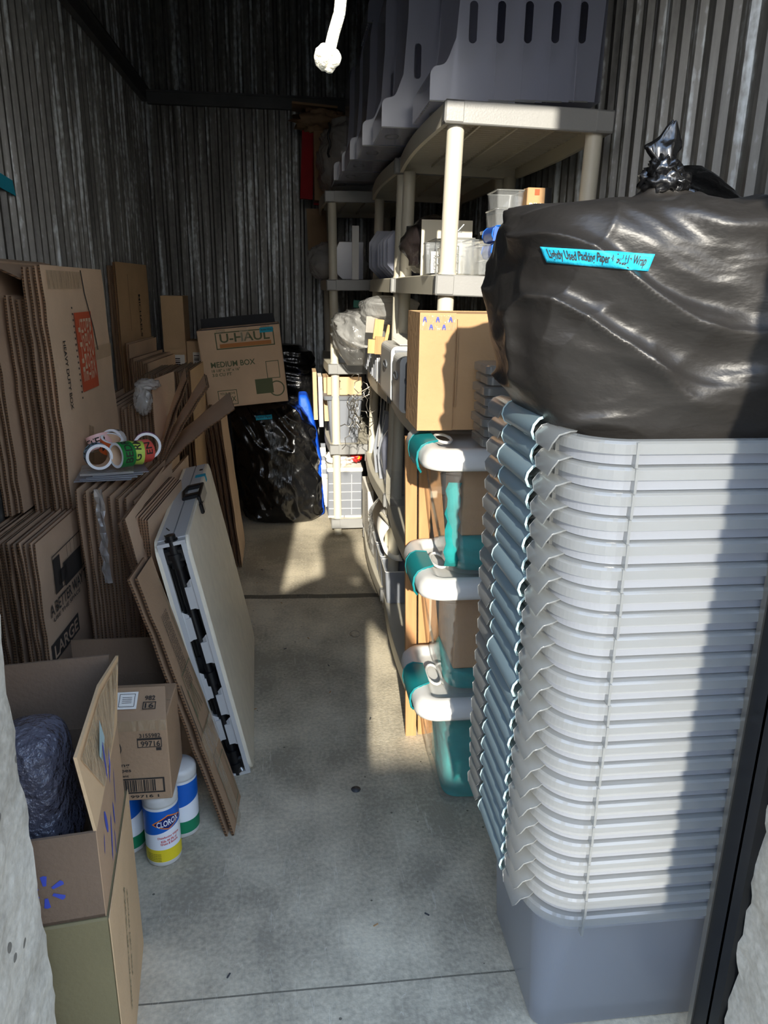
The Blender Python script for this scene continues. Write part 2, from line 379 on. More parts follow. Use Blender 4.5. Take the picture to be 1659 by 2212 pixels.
def put_frame(mb, o, ux, uy, w, h, t, lift=.001):
    ux = Vector(ux).normalized(); uy = Vector(uy).normalized()
    put_rect(mb, Vector(o)+uy*(h/2-t/2), ux, uy, w, t, lift); put_rect(mb, Vector(o)-uy*(h/2-t/2), ux, uy, w, t, lift)
    put_rect(mb, Vector(o)+ux*(w/2-t/2), ux, uy, t, h-2*t, lift); put_rect(mb, Vector(o)-ux*(w/2-t/2), ux, uy, t, h-2*t, lift)
def rrect(x0, x1, y0, y1, r_, z, n=8):
    pts = []
    for (cx, cy, a) in ((x1-r_, y1-r_, 0), (x0+r_, y1-r_, PI/2), (x0+r_, y0+r_, PI), (x1-r_, y0+r_, 3*PI/2)):
        for i in range(n+1):
            q = a+PI/2*i/n; pts.append((cx+r_*math.cos(q), cy+r_*math.sin(q), z))
    return pts
rnd = random.Random(7)

# ------------------------------------------------------------------ the room
XL, XR, YB, YF, ZC = -0.92, 0.95, 5.16, 0.96, 3.15
def st(o, n=None): return tag(o, kind='structure')
b = MB(); b.bb(XL-.1, XR+.1, -9, YB+.1, -.1, 0); st(b.build('floor', M['floor']))
def corrugated(p0, p1, z0, z1, nrm, pitch=.072, dep=.016):
    """trapezoid-ribbed sheet from p0 to p1 (xy), ribs rising along nrm"""
    b = MB(); a = Vector((p0[0], p0[1], 0)); d = Vector((p1[0]-p0[0], p1[1]-p0[1], 0)); Ln = d.length; d.normalize(); n = Vector((nrm[0], nrm[1], 0))
    prof = []; s = 0
    while s < Ln:
        for (f, h) in ((0, 0), (.30, 0), (.42, 1), (.62, 1), (.74, 0)):
            if s+f*pitch <= Ln: prof.append((s+f*pitch, h*dep))
        s += pitch
    prof.append((Ln, 0))
    loops = [[tuple(a+d*q+n*h+Vector((0, 0, z))) for (q, h) in prof] for z in (z0, z1)]
    b.loft(loops, closed=False); 
    back = [[tuple(a+d*q-n*.01+Vector((0, 0, z))) for q in (0, Ln)] for z in (z0, z1)]
    b.loft(back, closed=False)
    return b
st(corrugated((XL, YB), (XR, YB), 0, ZC, (0, -1)).build('wall_back', M['steel']))
st(corrugated((XL, YF), (XL, YB), 0, ZC, (1, 0)).build('wall_left', M['steel']))
st(corrugated((XR, YF), (XR, YB), 0, ZC, (-1, 0)).build('wall_right', M['steel']))
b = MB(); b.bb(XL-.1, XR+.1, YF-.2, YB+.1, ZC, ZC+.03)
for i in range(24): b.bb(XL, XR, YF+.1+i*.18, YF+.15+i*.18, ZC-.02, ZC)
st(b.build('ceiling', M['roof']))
# girts: a pressed steel channel on the left and back walls
b = MB(); b.bb(XL+.017, XL+.05, YF, YB-.02, 2.455, 2.52); b.bb(XL+.017, XL+.065, YF, YB-.02, 2.515, 2.525); st(b.build('trim_left', M['girt']))
b = MB(); b.bb(XL+.05, XR-.02, YB-.05, YB-.017, 2.44, 2.51); b.bb(XL+.05, XR-.02, YB-.06, YB-.017, 2.505, 2.515); st(b.build('trim_back', M['girt']))

# front block wall with the door opening x -.405 .. .70
def rough_block(x0, x1, y0, y1, z0, z1, seed, amp=.006, res=.02):
    b = MB(); nx = max(2, int((x1-x0)/.06)); ny = max(2, int((y1-y0)/res)); nz = max(2, int((z1-z0)/res))
    def P(x, y, z):
        q = Vector((x, y, z)); e = noise.noise_vector(q*22+Vector((seed, 0, 0)))*amp + noise.noise_vector(q*70)*amp*.5
        return tuple(q+e)
    def face(fn, nu, nv):
        vs = [fn(i/nu, j/nv) for i in range(nu+1) for j in range(nv+1)]
        fs = [(i*(nv+1)+j, (i+1)*(nv+1)+j, (i+1)*(nv+1)+j+1, i*(nv+1)+j+1) for i in range(nu) for j in range(nv)]
        b.add(vs, fs, True)
    X = lambda t: x0+(x1-x0)*t; Y = lambda t: y0+(y1-y0)*t; Z = lambda t: z0+(z1-z0)*t
    face(lambda u_, v_: P(x0, Y(u_), Z(v_)), ny, nz); face(lambda u_, v_: P(x1, Y(u_), Z(v_)), ny, nz)
    face(lambda u_, v_: P(X(u_), y0, Z(v_)), nx, nz); face(lambda u_, v_: P(X(u_), y1, Z(v_)), nx, nz)
    face(lambda u_, v_: P(X(u_), Y(v_), z1), nx, ny); face(lambda u_, v_: P(X(u_), Y(v_), z0), nx, ny)
    return b
JL, JR = -.405, .712
st(rough_block(-3, JL, .72, .955, 0, 2.39, 1).build('wall_front', M['block']))
st(rough_block(JR, 3.2, .70, .885, 0, 2.39, 5, amp=.008).build('wall_front', M['block']))
b = MB(); b.bb(-3, 3.2, .72, .955, 2.38, 3.2); st(b.build('wall_front', M['block']))
# black rubber seal and its bright metal strips beside the right jamb
b = MB(); b.bb(.700, .80, .885, .955, 0, 2.33); st(b.build('trim_right', M['seal']))
b = MB(); b.bb(.697, .72, .950, .962, 0, 2.33); b.bb(.700, .71, .908, .914, 0, 2.33); st(b.build('trim_right_strip', M['wire']))
# unseen posts added outside the door to trim the sides of the sunbeam
b = MB(); b.bbox(-.47, -.325, -.08, .08, 0, 3.0, .012); st(b.build('shade_post_left', M['girt']))
b = MB(); b.bbox(.555, .70, -.08, .08, 0, 3.0, .012); st(b.build('shade_post_right', M['girt']))
# yard ground, plus an unseen wall added to cut off the low sun
b = MB(); b.bb(-30, 30, -40, -9, -.12, -.02); b.bb(-30, XL-.1, -9, .8, -.12, -.02); b.bb(XR+.1, 30, -9, .8, -.12, -.02); st(b.build('ground', M['asphalt']))
b = MB(); b.bb(-20, 20, -3.35, -3.2, 0, (1.915+3.2)*TAN); b.bb(-20, 20, -3.38, -3.17, (1.915+3.2)*TAN-.05, (1.915+3.2)*TAN); st(b.build('shade_wall', M['block']))
# rolled-up door above the opening
t = thing('roller_door', 'rolled-up steel roller door above the opening, with the white pull rope hanging from it', 'roller door', (.15, 1.13, 2.62))
b = MB(); b.tube([(-.42, 1.13, 2.62), (.72, 1.13, 2.62)], .155, 28); b.build('door_roll', M['girt'], t)
b = MB(); b.bb(-.42, .72, 0.985, 1.02, 2.36, 2.52); b.build('bottom_bar', M['wire'], t)

# rope with a knot
t = thing('pull_rope', 'white pull rope with a knotted end hanging at the top of the doorway', 'rope', (.03, .86, 1.53))
def onY(px, py, Y):   # a point of the plane y = Y, from the bearing it has at the doorway
    d = RB @ Vector((px-829.5, py-1106, 1590)); q = Y/d.y; return Vector((d.x*q, Y, 1.39+d.z*q))
p0 = onY(743, -60, .86); p1 = onY(733, 30, .86); p2 = onY(720, 75, .86); p3 = onY(710, 118, .86)
b = MB(); top = Vector((p0.x+.03, .9, 2.4)); pts = [top, (top+p0)/2+Vector((-.004, 0, 0)), p0, p1, p2, p3]
b.tube(pts, .0062, 10); b.build('cord', M['rope'], t)
b = MB(); c = onY(708, 124, .86)
pts = [c+Vector((math.cos(a)*.0085, math.sin(a)*.006*(1 if i % 2 else -1), (math.sin(a*1.0)*.007))) for i, a in enumerate([k*PI/6 for k in range(12)])]
b.tube([c+Vector((math.cos(k*PI/6)*.0085, math.sin(k*PI/3)*.005, math.sin(k*PI/6)*.007)) for k in range(12)], .0058, 10, closed=True)
b.tube([c+Vector((math.sin(k*PI/6)*.004, math.cos(k*PI/6)*.007, math.sin(k*PI/6)*.006)) for k in range(12)], .0055, 10, closed=True)
b.build('knot', M['rope'], t)
b = MB(); e = onY(712, 150, .86); b.tube([c, (c+e)/2, e, e+Vector((0, 0, -.003))], [.004, .0045, .0058, .003], 10); b.build('frayed_end', M['rope'], t)

# ------------------------------------------------------------------ shelving units
LV = [.10, .54, .99, 1.43, 1.865]
def shelf_unit(name, label, loc, tilt, w=.455, l=.903):
    t = thing(name, label, 'shelving unit', loc, (0, tilt, 0), 'beige resin shelving units')
    T = WM[t.name]
    for z in LV:
        b = MB(); b.T = T; h = .055
        n = 14; left = []; right = []
        for i in range(n+1):
            s = i/n; y = .006+(l-.012)*s; bow = .018*math.sin(PI*s)
            left.append((0-bow, y)); right.append((w+bow, y))
        outl = left + right[::-1]
        def ring(z_, ins): 
            cx, cy = w/2, l/2; return [(cx+(x-cx)*(1-ins/(w/2)), cy+(y-cy)*(1-ins/(l/2)), z_) for x, y in outl]
        b.loft([ring(z-h, .012), ring(z-h, 0), ring(z-.003, 0), ring(z, .003)], cap1=True)
        b.loft([ring(z-h, .012), ring(z-.012, .012)], cap1=True)
        for k in range(1, 30): y = k*l/30; b.bb(.02, w-.02, y-.002, y+.002, z-.026, z-.011)
        for x in (.12, w/2, w-.12): b.bb(x-.003, x+.003, .02, l-.02, z-.034, z-.011)
        b.cur = 1                                     # grey end bands with grooves
        for y0, y1 in ((-.004, .012), (l-.012, l+.004)):
            b.bbox(-.004, w+.004, y0, y1, z-h-.001, z+.0005, .003)
        b.bbox(-.005, .05, -.006, .03, z-h-.001, z+.0005, .005); b.bbox(w-.05, w+.005, -.006, .03, z-h-.001, z+.0005, .005)
        b.build('shelf', [M['beige'], M['endgrey']], t)
    for x, y in ((.034, .036), (w-.034, .036), (.034, l-.036), (w-.034, l-.036)):
        b = MB(); b.T = T
        b.tube([(x, y, 0), (x, y, LV[0]-.05)], .023, 18); 
        for i in range(4):
            b.tube([(x, y, LV[i]), (x, y, LV[i+1]-.055)], .0235, 20)
            b.tube([(x, y, LV[i]), (x, y, LV[i]+.006)], .0265, 20)
        b.build('post', M['beige'], t)
    return t
SA = shelf_unit('shelving_unit', 'beige resin shelving unit nearest the door, behind the brown carton and white-lidded bins', (.362, 2.115, 0), .0215)
SB = shelf_unit('shelving_unit', 'middle beige resin shelving unit of the row along the right wall', (.355, 3.03, 0), .018)
SC = shelf_unit('shelving_unit', 'farthest beige resin shelving unit, standing further out from the right wall', (.188, 4.085, 0), -.014)

# ------------------------------------------------------------------ nested clear bins by the door
BL, BW, BH = .545, .44, .36
def latch_mesh(b, y0, y1, prof, th=.003, inner=1, outer=0, lip=.0016):
    n = len(prof); out = []; inn = []
    for i, (x, z) in enumerate(prof):
        a = prof[max(i-1, 0)]; c = prof[min(i+1, n-1)]; dx, dz = c[0]-a[0], c[1]-a[1]; q = math.hypot(dx, dz)
        out.append((x, z)); inn.append((x-dz/q*th, z+dx/q*th))
    m = 6
    def yy(k, i):                                       # rounded free corners
        s = i/(n-1); ins = .012*max(0, (s-.8)/.2)**2 + .014*max(0, (.2-s)/.2)**2
        return y0+ins+(y1-y0-2*ins)*k/m
    b.cur = outer; b.loft([[(x, yy(k, i), z) for i, (x, z) in enumerate(out)] for k in range(m+1)], closed=False, sm=True)
    b.cur = inner; b.loft([[(x, yy(k, i), z) for i, (x, z) in enumerate(inn)] for k in range(m+1)], closed=False, sm=True)
    for k in (0, m):
        e = .0025 if k == 0 else -.0025
        b.add([(x, yy(k, i), z) for i, (x, z) in enumerate(out)] + [(x, yy(k, i), z) for i, (x, z) in enumerate(inn)], [(i, i+1, n+i+1, n+i) for i in range(n-1)])
        b.tube([(x, yy(k, i), z) for i, (x, z) in enumerate(out)], lip, 6)
def nest_bin_proto():
    t = thing('storage_bin', '', 'storage bin', (.385, .962, 0)); T = Matrix.Translation((.385, .962, 0))
    b = MB(); b.T = T
    def rr(ins, z, r_=None, bot=0): return rrect(ins+bot*.0, BL-ins, ins+bot*.035, BW-ins, max(.01, (.085 if r_ is None else r_)-ins*.6), z, 18)
    b.loft([rr(.060, 0, .05, 1), rr(.052, .004, .06, 1), rr(.030, BH-.050), rr(.026, BH-.042), rr(.010, BH-.036), rr(.008, BH-.006)], sm=False)
    b.add(rr(.060, 0, .05, 1), [tuple(range(76))])
    b.cur = 1
    b.loft([rr(.024, BH-.010), rr(.018, BH-.001), rr(.014, BH), rr(.003, BH-.001), rr(0, BH-.005), rr(-.001, BH-.019)])
    b.bb(.085, .089, -.003, .022, BH-.038, BH-.002); b.bb(BL-.089, BL-.085, -.003, .022, BH-.038, BH-.002)
    # clear scalloped grips on the short side, both sides of the latch
    pr = [(.022, .003), (.006, .005), (-.010, .000), (-.019, -.012), (-.020, -.026)]
    for y0, y1 in ((.335, .425), (.05, .130)):
        latch_mesh(b, y0, y1, [(x, z+BH) for x, z in pr], .002, 1, 1, .0006)
    for y in (.10, .115, .13, .30): b.bb(.004, .026, y-.001, y+.001, BH-.04, BH-.003)
    body = b.build('bin_body', [M['frost'], M['rim']], t)
    b = MB(); b.T = T
    pr = [(.026, .006), (.014, .011), (.002, .011), (-.010, .006), (-.018, -.004), (-.0205, -.015), (-.016, -.026), (-.006, -.032)]
    latch_mesh(b, .148, .318, [(x, z+BH) for x, z in pr], .003)
    lt = b.build('latch', [M['latch'], M['latchlip']], t)
    return t
ords = ['', 'second', 'third', 'fourth', 'fifth', 'sixth', 'seventh', 'eighth', 'ninth', 'tenth', 'eleventh', 'twelfth', 'thirteenth', 'fourteenth',
        'fifteenth', 'sixteenth', 'seventeenth', 'eighteenth', 'nineteenth', 'twentieth', 'twenty-first', 'twenty-second', 'twenty-third']
NB, PITCH = 23, .0378
proto = nest_bin_proto()
for k in range(NB):
    up = NB-k       # k = 0 is the bottom bin
    if up == 1: lab = 'topmost clear bin with blue-grey latch in the tall nested stack, holding the black bag'
    elif k == 0: lab = 'bottom clear bin of the tall nested stack, its whole pale body standing on the floor'
    else: lab = '%s clear bin with blue-grey latch from the top of the tall nested stack' % ords[up-1]
    lx = .385 + (rnd.random()-.5)*.004; ly = .962+(rnd.random()-.5)*.003
    o = proto if k == 0 else dup(proto)
    o.location = (lx, ly, k*PITCH); tag(o, lab, 'storage bin', 'nested clear bins by the door')
    if up in (1, 3, 8, 13):
        for ch in o.children:
            if ch.name.startswith('latch'): ch.location = (-.008 if up > 1 else -.003, -.012, .003)

# ------------------------------------------------------------------ bags
def lerp_rows(rows, n):
    out = []; k = len(rows)-1
    for i in range(n+1):
        s = i/n*k; j = min(int(s), k-1); f = s-j
        p = [rows[max(0, min(k, j+d))] for d in (-1, 0, 1, 2)]
        out.append([.5*((2*p[1][q])+(-p[0][q]+p[2][q])*f+(2*p[0][q]-5*p[1][q]+4*p[2][q]-p[3][q])*f*f+(-p[0][q]+3*p[1][q]-3*p[2][q]+p[3][q])*f**3) for q in range(len(rows[0]))])
    return out
def fold(p, seed, amp, ang, fr=(3, 3, 13)):
    a = p.x*math.cos(ang)-p.z*math.sin(ang); c = p.x*math.sin(ang)+p.z*math.cos(ang)
    q = Vector((a*fr[0]+seed, p.y*fr[1], c*fr[2])); w = noise.noise_vector(Vector((a*4, p.y*4, c*4+seed)))*.9
    n = noise.noise(q+w); r1 = (1-abs(n)*2.2); r1 = max(r1, -.3)
    n2 = noise.noise(q*2.1+w+Vector((9, 3, 1))); r2 = 1-abs(n2)*2
    n3 = noise.noise(Vector((c*5-seed, p.y*5, a*16))+w*.6); r3 = 1-abs(n3)*2.4
    return amp*(r1*abs(r1)+.35*r2+.22*r3*abs(r3))
def bag_mesh(rows, nu=200, nv=130, seed=0, amp=.015, ang=.45, fr=(3, 3, 13), ex=3.2, keep=None):
    b = MB(); R = lerp_rows(rows, nv); loops = []
    for i, (z, cx, cy, hx, hy) in enumerate(R):
        lp = []
        for j in range(nu):
            q = 2*PI*j/nu; c, s = math.cos(q), math.sin(q)
            x = hx*math.copysign(abs(c)**(2/ex), c); y = hy*math.copysign(abs(s)**(2/ex), s)
            nrm = Vector((c/max(hx, .01), s/max(hy, .01), 0)).normalized()
            P = Vector((cx+x, cy+y, z)); m_ = min(1, hx/.12)
            if keep: m_ *= keep(P)
            d = fold(P, seed, amp, ang, fr)*m_
            P += nrm*d + Vector((0, 0, .4*d)); lp.append(tuple(P))
        loops.append(lp)
    b.loft(loops, cap0=True, cap1=True, sm=True); return b
big = thing('rubbish_bag', 'big black bag of packing paper with a blue tape label, in the topmost clear bin', 'bag', (.64, 1.18, 1.0))
rows = [(1.02, .655, 1.19, .17, .13), (1.08, .655, 1.19, .20, .155), (1.15, .655, 1.185, .225, .170), (1.20, .640, 1.18, .262, .185), (1.27, .628, 1.175, .285, .197),
        (1.35, .618, 1.175, .288, .20), (1.42, .615, 1.175, .280, .20), (1.470, .608, 1.17, .267, .185), (1.500, .600, 1.165, .238, .150), (1.512, .580, 1.15, .15, .085), (1.524, .55, 1.14, .05, .035), (1.54, .545, 1.135, .022, .02)]
kp = lambda P: max(.25, min(1, (P.z-1.15)/.1))
bm_ = bag_mesh(rows, 320, 240, 3, .021, .42, (2.4, 2.8, 10), keep=kp, ex=4)
bo = bm_.build('bag_body', M['bag'], big)
bvh = BVHTree.FromPolygons([v for v in bm_.v], [f for f in bm_.f])
# neck knot and tail
b = MB()
def crumple(c, rx, ry, rz, seed, n=36, m_=24, amp=.35, ang=.0):
    loops = []
    for i in range(m_+1):
        a = -PI/2+PI*i/m_; lp = []
        for j in range(n):
            q = 2*PI*j/n; d = Vector((math.cos(a)*math.cos(q), math.cos(a)*math.sin(q), math.sin(a)))
            k = 1+amp*(.5-abs(noise.noise(Vector((d.x*2.2+seed, d.y*2.2, d.z*1.2)))*2.2)) + amp*.4*noise.noise(d*6+Vector((seed, 1, 2)))
            lp.append((c[0]+d.x*rx*k, c[1]+d.y*ry*k, c[2]+d.z*rz*k))
        loops.append(lp)
    return loops
b.loft(crumple((.545, 1.13, 1.548), .034, .03, .026, 2), sm=True); b.loft(crumple((.538, 1.12, 1.563), .022, .02, .018, 5), sm=True); b.loft(crumple((.560, 1.12, 1.545), .02, .02, .014, 8), sm=True)
b.build('knot', M['bag2'], big)
b = MB(); tail = lerp_rows([(1.560, .540, 1.125, .010, .009), (1.575, .538, 1.125, .015, .012), (1.592, .536, 1.127, .026, .011), (1.604, .545, 1.13, .019, .008), (1.620, .549, 1.13, .009, .004), (1.628, .552, 1.13, .003, .002)], 30)
loops = []
for (z, cx, cy, hx, hy) in tail:
    loops.append([(cx+hx*math.cos(2*PI*j/32)*(1+.25*noise.noise(Vector((j*.7, z*60, 1)))), cy+hy*math.sin(2*PI*j/32)*(1+.3*math.sin(j*.8)), z+.004*noise.noise(Vector((j*.4, z*30, 5)))) for j in range(32)])
b.loft(loops, cap1=True, sm=True); b.build('tied_tail', M['bag2'], big)
def drape(pts, fs, bv, direction, lift=.0015):
    out = []
    for p in pts:
        d_ = (Vector(p)-Vector((0, 0, 1.39))).normalized(); h = bv.ray_cast(Vector(p)-d_*.4, d_)
        out.append((h[0]-d_*lift) if h[0] is not None else Vector(p))
    return out
def tape_strip(corner_fn, nu, nv, bv, direction, parent, text=None, name='tape_label', th=.0012):
    b = MB(); pts = [corner_fn(i/nu, j/nv) for i in range(nu+1) for j in range(nv+1)]
    P = drape(pts, None, bv, direction, .002)
    # keep the strip smooth so it bridges fine folds
    for _ in range(3):
        Q = list(P)
        for i in range(nu+1):
            for j in range(nv+1):
                k = i*(nv+1)+j; nb = [P[a*(nv+1)+c] for a, c in ((i-1, j), (i+1, j), (i, j-1), (i, j+1)) if 0 <= a <= nu and 0 <= c <= nv]
                av = sum((n.y for n in nb), 0)/len(nb); Q[k] = Vector((P[k].x, min(P[k].y, .5*P[k].y+.5*av), P[k].z))
        P = Q
    b.add(P, [(i*(nv+1)+j, (i+1)*(nv+1)+j, (i+1)*(nv+1)+j+1, i*(nv+1)+j+1) for i in range(nu) for j in range(nv)], True)
    o = b.build(name, M['btape'], parent); solidify(o, th, 0)
    if text:
        vs, fs, w, h = text_geo(text); tb = MB(); bv2 = BVHTree.FromPolygons(b.v, b.f); pp = []
        for v in vs:
            u_ = .5+v[0]/w*.90; q = corner_fn(u_, .5+(v[1]/h)*.74+.03*math.sin(u_*40))
            d_ = (Vector(q)-Vector((0, 0, 1.39))).normalized(); hit = bv2.ray_cast(Vector(q)-d_*.4, d_); pp.append((hit[0]-d_*.0014) if hit[0] is not None else Vector(q))
        tb.add(pp, fs); o2 = tb.build('handwriting', M['ink'], None)
        o2.parent = o; inv = WM[parent.name].inverted(); o2.data.transform(inv)
    return o
c00, c10, c01, c11 = onY(1180, 567, .97), onY(1400, 586, .97), onY(1165, 533, .97), onY(1415, 549, .97)
tape_strip(lambda u_, v_: (c00*(1-u_)+c10*u_)*(1-v_)+(c01*(1-u_)+c11*u_)*v_, 40, 5, bvh, (0, 1, 0), big, 'Lightly Used Packing Paper + Bubble Wrap')
# second bag behind it
t = thing('rubbish_bag', 'shaded black bag behind the big taped bag, at the right edge', 'bag', (.80, 1.56, 1.0))
rows = [(.98, .80, 1.56, .08, .07), (1.0, .80, 1.56, .11, .10), (1.2, .81, 1.56, .125, .12), (1.4, .815, 1.56, .125, .12), (1.52, .81, 1.56, .115, .11), (1.60, .80, 1.56, .07, .07), (1.635, .80, 1.55, .02, .02)]
bag_mesh(rows, 120, 80, 11, .014, .3).build('bag_body', M['bag2'], t)
t2_ = thing('storage_bin', 'grey-lidded tote behind the nested bins, under the shaded black bag', 'storage bin', (.80, 1.56, 0))
b = MB(); b.loft([rrect(.68, .92, 1.44, 1.67, .03, 0), rrect(.66, .93, 1.43, 1.68, .03, .93)], cap0=True, cap1=True); b.build('bin_body', M['grey'], t2_)
b = MB(); b.loft([rrect(.655, .932, 1.425, 1.685, .03, .931), rrect(.655, .932, 1.425, 1.685, .03, .965)], cap0=True, cap1=True); b.build('lid', M['darkgrey'], t2_)

# ------------------------------------------------------------------ white-lidded bins with teal latches
def teal_bin(z0, h, label):
    t = thing('lidded_bin', label, 'storage bin', (.54, 1.85, z0), group='white-lidded clear bins')
    x0, x1, y0, y1 = .340, .74, 1.685, 2.02
    b = MB(); r_ = lambda i, z, bi=0: rrect(x0+i+bi, x1-i, y0+i, y1-i, .045, z0+z, 8)
    b.loft([r_(.035, 0, .012), r_(.028, .004, .012), r_(.006, h-.02), r_(.004, h-.015), r_(.0, h-.014), r_(0, h)])
    b.add(r_(.035, 0, .012), [tuple(range(36))]); b.build('bin_body', M['clear'] if 1 else None, t)
    lx0, lx1, ly0, ly1 = .296, .745, 1.665, 2.035
    b = MB(); q = lambda i, z, r_=.06: rrect(lx0+i, lx1-i, ly0+i, ly1-i, max(.012, r_-i*.7), z0+h+z, 8)
    b.loft([q(.012, -.004), q(.002, 0), q(0, .010), q(.004, .030), q(.016, .044), q(.034, .048), q(.046, .044), q(.052, .030), q(.06, .028)], cap1=True, sm=True)
    b.add(q(.012, -.004), [tuple(range(36))]); b.build('lid', M['white'], t)
    b = MB(); pr = [(.050, .052), (.022, .050), (.006, .042), (-.004, .026), (-.006, .006), (-.002, -.014), (.008, -.030)]
    latch_mesh(b, 1.765, 1.90, [(lx0+x, z0+h+z) for x, z in pr], .004, 0, 0); b.build('latch', M['teal'], t)
    b = MB(); b.tube([(lx0+.072+.020*math.cos(k*PI/8), 1.832+.055*math.sin(k*PI/8), z0+h+.046) for k in range(16)], .004, 8, closed=True); b.build('grip_ring', M['white'], t)
    return t
teal_bin(0, .300, 'lowest white-lidded clear bin with teal latch, full of teal fabric, on the floor')
teal_bin(.348, .297, 'middle of the three white-lidded clear bins with teal latches, cardboard inside')
teal_bin(.693, .285, 'uppermost white-lidded clear bin with teal latch, under the tall brown carton')
def cloth(x0, x1, y0, y1, z0, z1, seed, label, cat='fabric', m='tealcloth', name='folded_cloth'):
    rows = [(z0, (x0+x1)/2, (y0+y1)/2, (x1-x0)/2*.96, (y1-y0)/2*.96), (z0+.2*(z1-z0), (x0+x1)/2, (y0+y1)/2, (x1-x0)/2, (y1-y0)/2), (z0+.8*(z1-z0), (x0+x1)/2, (y0+y1)/2, (x1-x0)/2, (y1-y0)/2), (z1, (x0+x1)/2, (y0+y1)/2, (x1-x0)/2*.85, (y1-y0)/2*.85)]
    b = bag_mesh(rows, 90, 30, seed, .006, .2, (4, 4, 22), ex=7); o = b.build(name, M[m]); tag(o, label, cat); return origin_to_base(o)
cloth(.392, .69, 1.73, 1.97, .006, .25, 1, 'teal fabric filling the lowest white-lidded bin')
cloth(.392, .69, 1.73, 1.97, .354, .41, 2, 'thin layer of teal fabric under the carton in the middle white-lidded bin')
cloth(.392, .69, 1.725, 1.97, .699, .79, 3, 'teal fabric in the bottom of the uppermost white-lidded bin')
def solid_box(name, label, x0, x1, y0, y1, z0, z1, m='card', cat='box', group=None, rz=0, flaps=False):
    cx, cy = (x0+x1)/2, (y0+y1)/2
    t = thing(name, label, cat, (cx, cy, z0), (0, 0, rz), group); T = WM[t.name]
    b = MB(); b.T = T; hx, hy = (x1-x0)/2, (y1-y0)/2; b.bbox(-hx, hx, -hy, hy, 0, z1-z0, .0025); b.build('carton_body', M[m], t)
    b = MB(); b.T = T; b.bb(-hx+.003, hx-.003, -.001, .001, z1-z0, z1-z0+.0015)
    b.bb(-hx+.02, hx-.02, -.024, .024, z1-z0, z1-z0+.0008); b.build('tape_strip', M['packtape'], t)
    return t, T, hx, hy
t, T, hx, hy = solid_box('carton', 'brown carton upright inside the middle white-lidded bin', .400, .66, 1.735, 1.95, .415, .63, 'cardsun')
t, T, hx, hy = solid_box('carton', 'brown carton inside the uppermost white-lidded bin, above teal fabric', .405, .66, 1.735, 1.95, .792, .965, 'cardsun')
o = MB(); pts = [(.362+.004*math.sin(z*120), 1.722+.003*math.cos(z*90), .715+z) for z in [i*.02 for i in range(12)]]
o.loft([[(x, y, z), (x+.032, y-.006, z)] for x, y, z in pts], closed=False, sm=True); q = o.build('teal_sash', M['tealcloth']); solidify(q, .003); tag(q, 'narrow teal fabric strip standing at the front corner inside the uppermost white-lidded bin', 'fabric'); origin_to_base(q)

# tall open brown carton on the top lid
t = thing('tall_carton', 'tall brown carton with blue printed parcel tape standing on the uppermost white-lidded bin', 'box', (.43, 1.93, 1.045))
x0, x1, y0, y1, z0, z1 = .300, .60, 1.83, 2.03, 1.045, 1.335
b = MB(); b.bb(x0, x0+.09, y0, y0+.005, z0, z1); b.bb(x0, x0+.004, y0+.005, y1, z0, z1); b.bb(x0, x1, y1-.004, y1, z0, z1); b.bb(x1-.004, x1, y0+.012, y1-.004, z0, z1-.01); b.bb(x0+.004, x1-.004, y0+.008, y1-.004, z0, z0+.004)
b.bb(x0+.004, x1-.02, y0+.01, y1-.006, z1-.006, z1-.002); b.build('carton_body', M['cardsun'], t)
b = MB(); b.bb(x0+.085, x1, y0+.006, y0+.011, z0, z1-.004); b.bb(x0+.094, x0+.0965, y0-.001, y0+.006, z0+.06, z1-.015); b.build('front_flap', M['cardsun'], t)
b = MB(); put_rect(b, (x0+.045, y0, z1-.024), (1, 0, 0), (0, 0, 1), .086, .036, .001); b.build('parcel_tape', M['packtape'], t)
b = MB()
for i in range(5):
    ox = x0+.012+i*.016; oz = z1-.016-(i % 2)*.018
    for k in (-1, 1): b.slab([(ox+k*.0035-.0012, y0-.0022, oz-.006), (ox+k*.0035+.0012, y0-.0022, oz-.006), (ox+.0012+k*.001, y0-.0022, oz+.006), (ox-.0012+k*.001, y0-.0022, oz+.006)], (0, .0004, 0))
    b.bb(ox-.004, ox+.004, y0-.0022, y0-.0018, oz-.0012, oz+.0008)
b.build('printing', M['inkb'], t)
# stack of thin clear lids beside it
for i in range(8):
    b = MB(); x0l = .435+.004*math.sin(i*2.3); b.loft([rrect(x0l+.006, .60, 1.68, 1.81, .02, 1.030+i*.0245), rrect(x0l, .606, 1.674, 1.816, .02, 1.032+i*.0245), rrect(x0l, .606, 1.674, 1.816, .02, 1.049+i*.0245), rrect(x0l+.006, .60, 1.68, 1.81, .02, 1.052+i*.0245)], cap1=True, cap0=True)
    o = b.build('clear_lid', M['rim']); tag(o, ['lowest', 'second from bottom', 'third from bottom', 'fourth from bottom', 'fourth from top', 'third from top', 'second from top', 'topmost'][i] + ' thin clear lid of the small stack beside the big taped bag', 'tray', 'stack of thin clear lids'); origin_to_base(o)
# two long wooden boards
for i, (x, w_, y, h, lb) in enumerate(((.304, .034, 2.052, .985, 'left of two long raw wooden boards standing upright behind the white-lidded bins'), (.345, .034, 2.058, .99, 'right of two long raw wooden boards standing upright behind the white-lidded bins'))):
    b = MB(); b.slab([(x+.024, y, 0), (x+.024+w_, y, 0), (x+w_, y, h), (x, y, h)], (0, .018, 0)); o = b.build('wooden_board', M['wood']); tag(o, lb, 'board', 'long wooden boards'); origin_to_base(o)
# dark grey folding panel beside the shelf
o = MB().bb(.43, .455, 2.06, 2.085, 0, .80).build('metal_upright', M['darkgrey']); tag(o, 'dark grey panel standing between the wooden boards and the nearest shelving unit', 'panel'); origin_to_base(o)

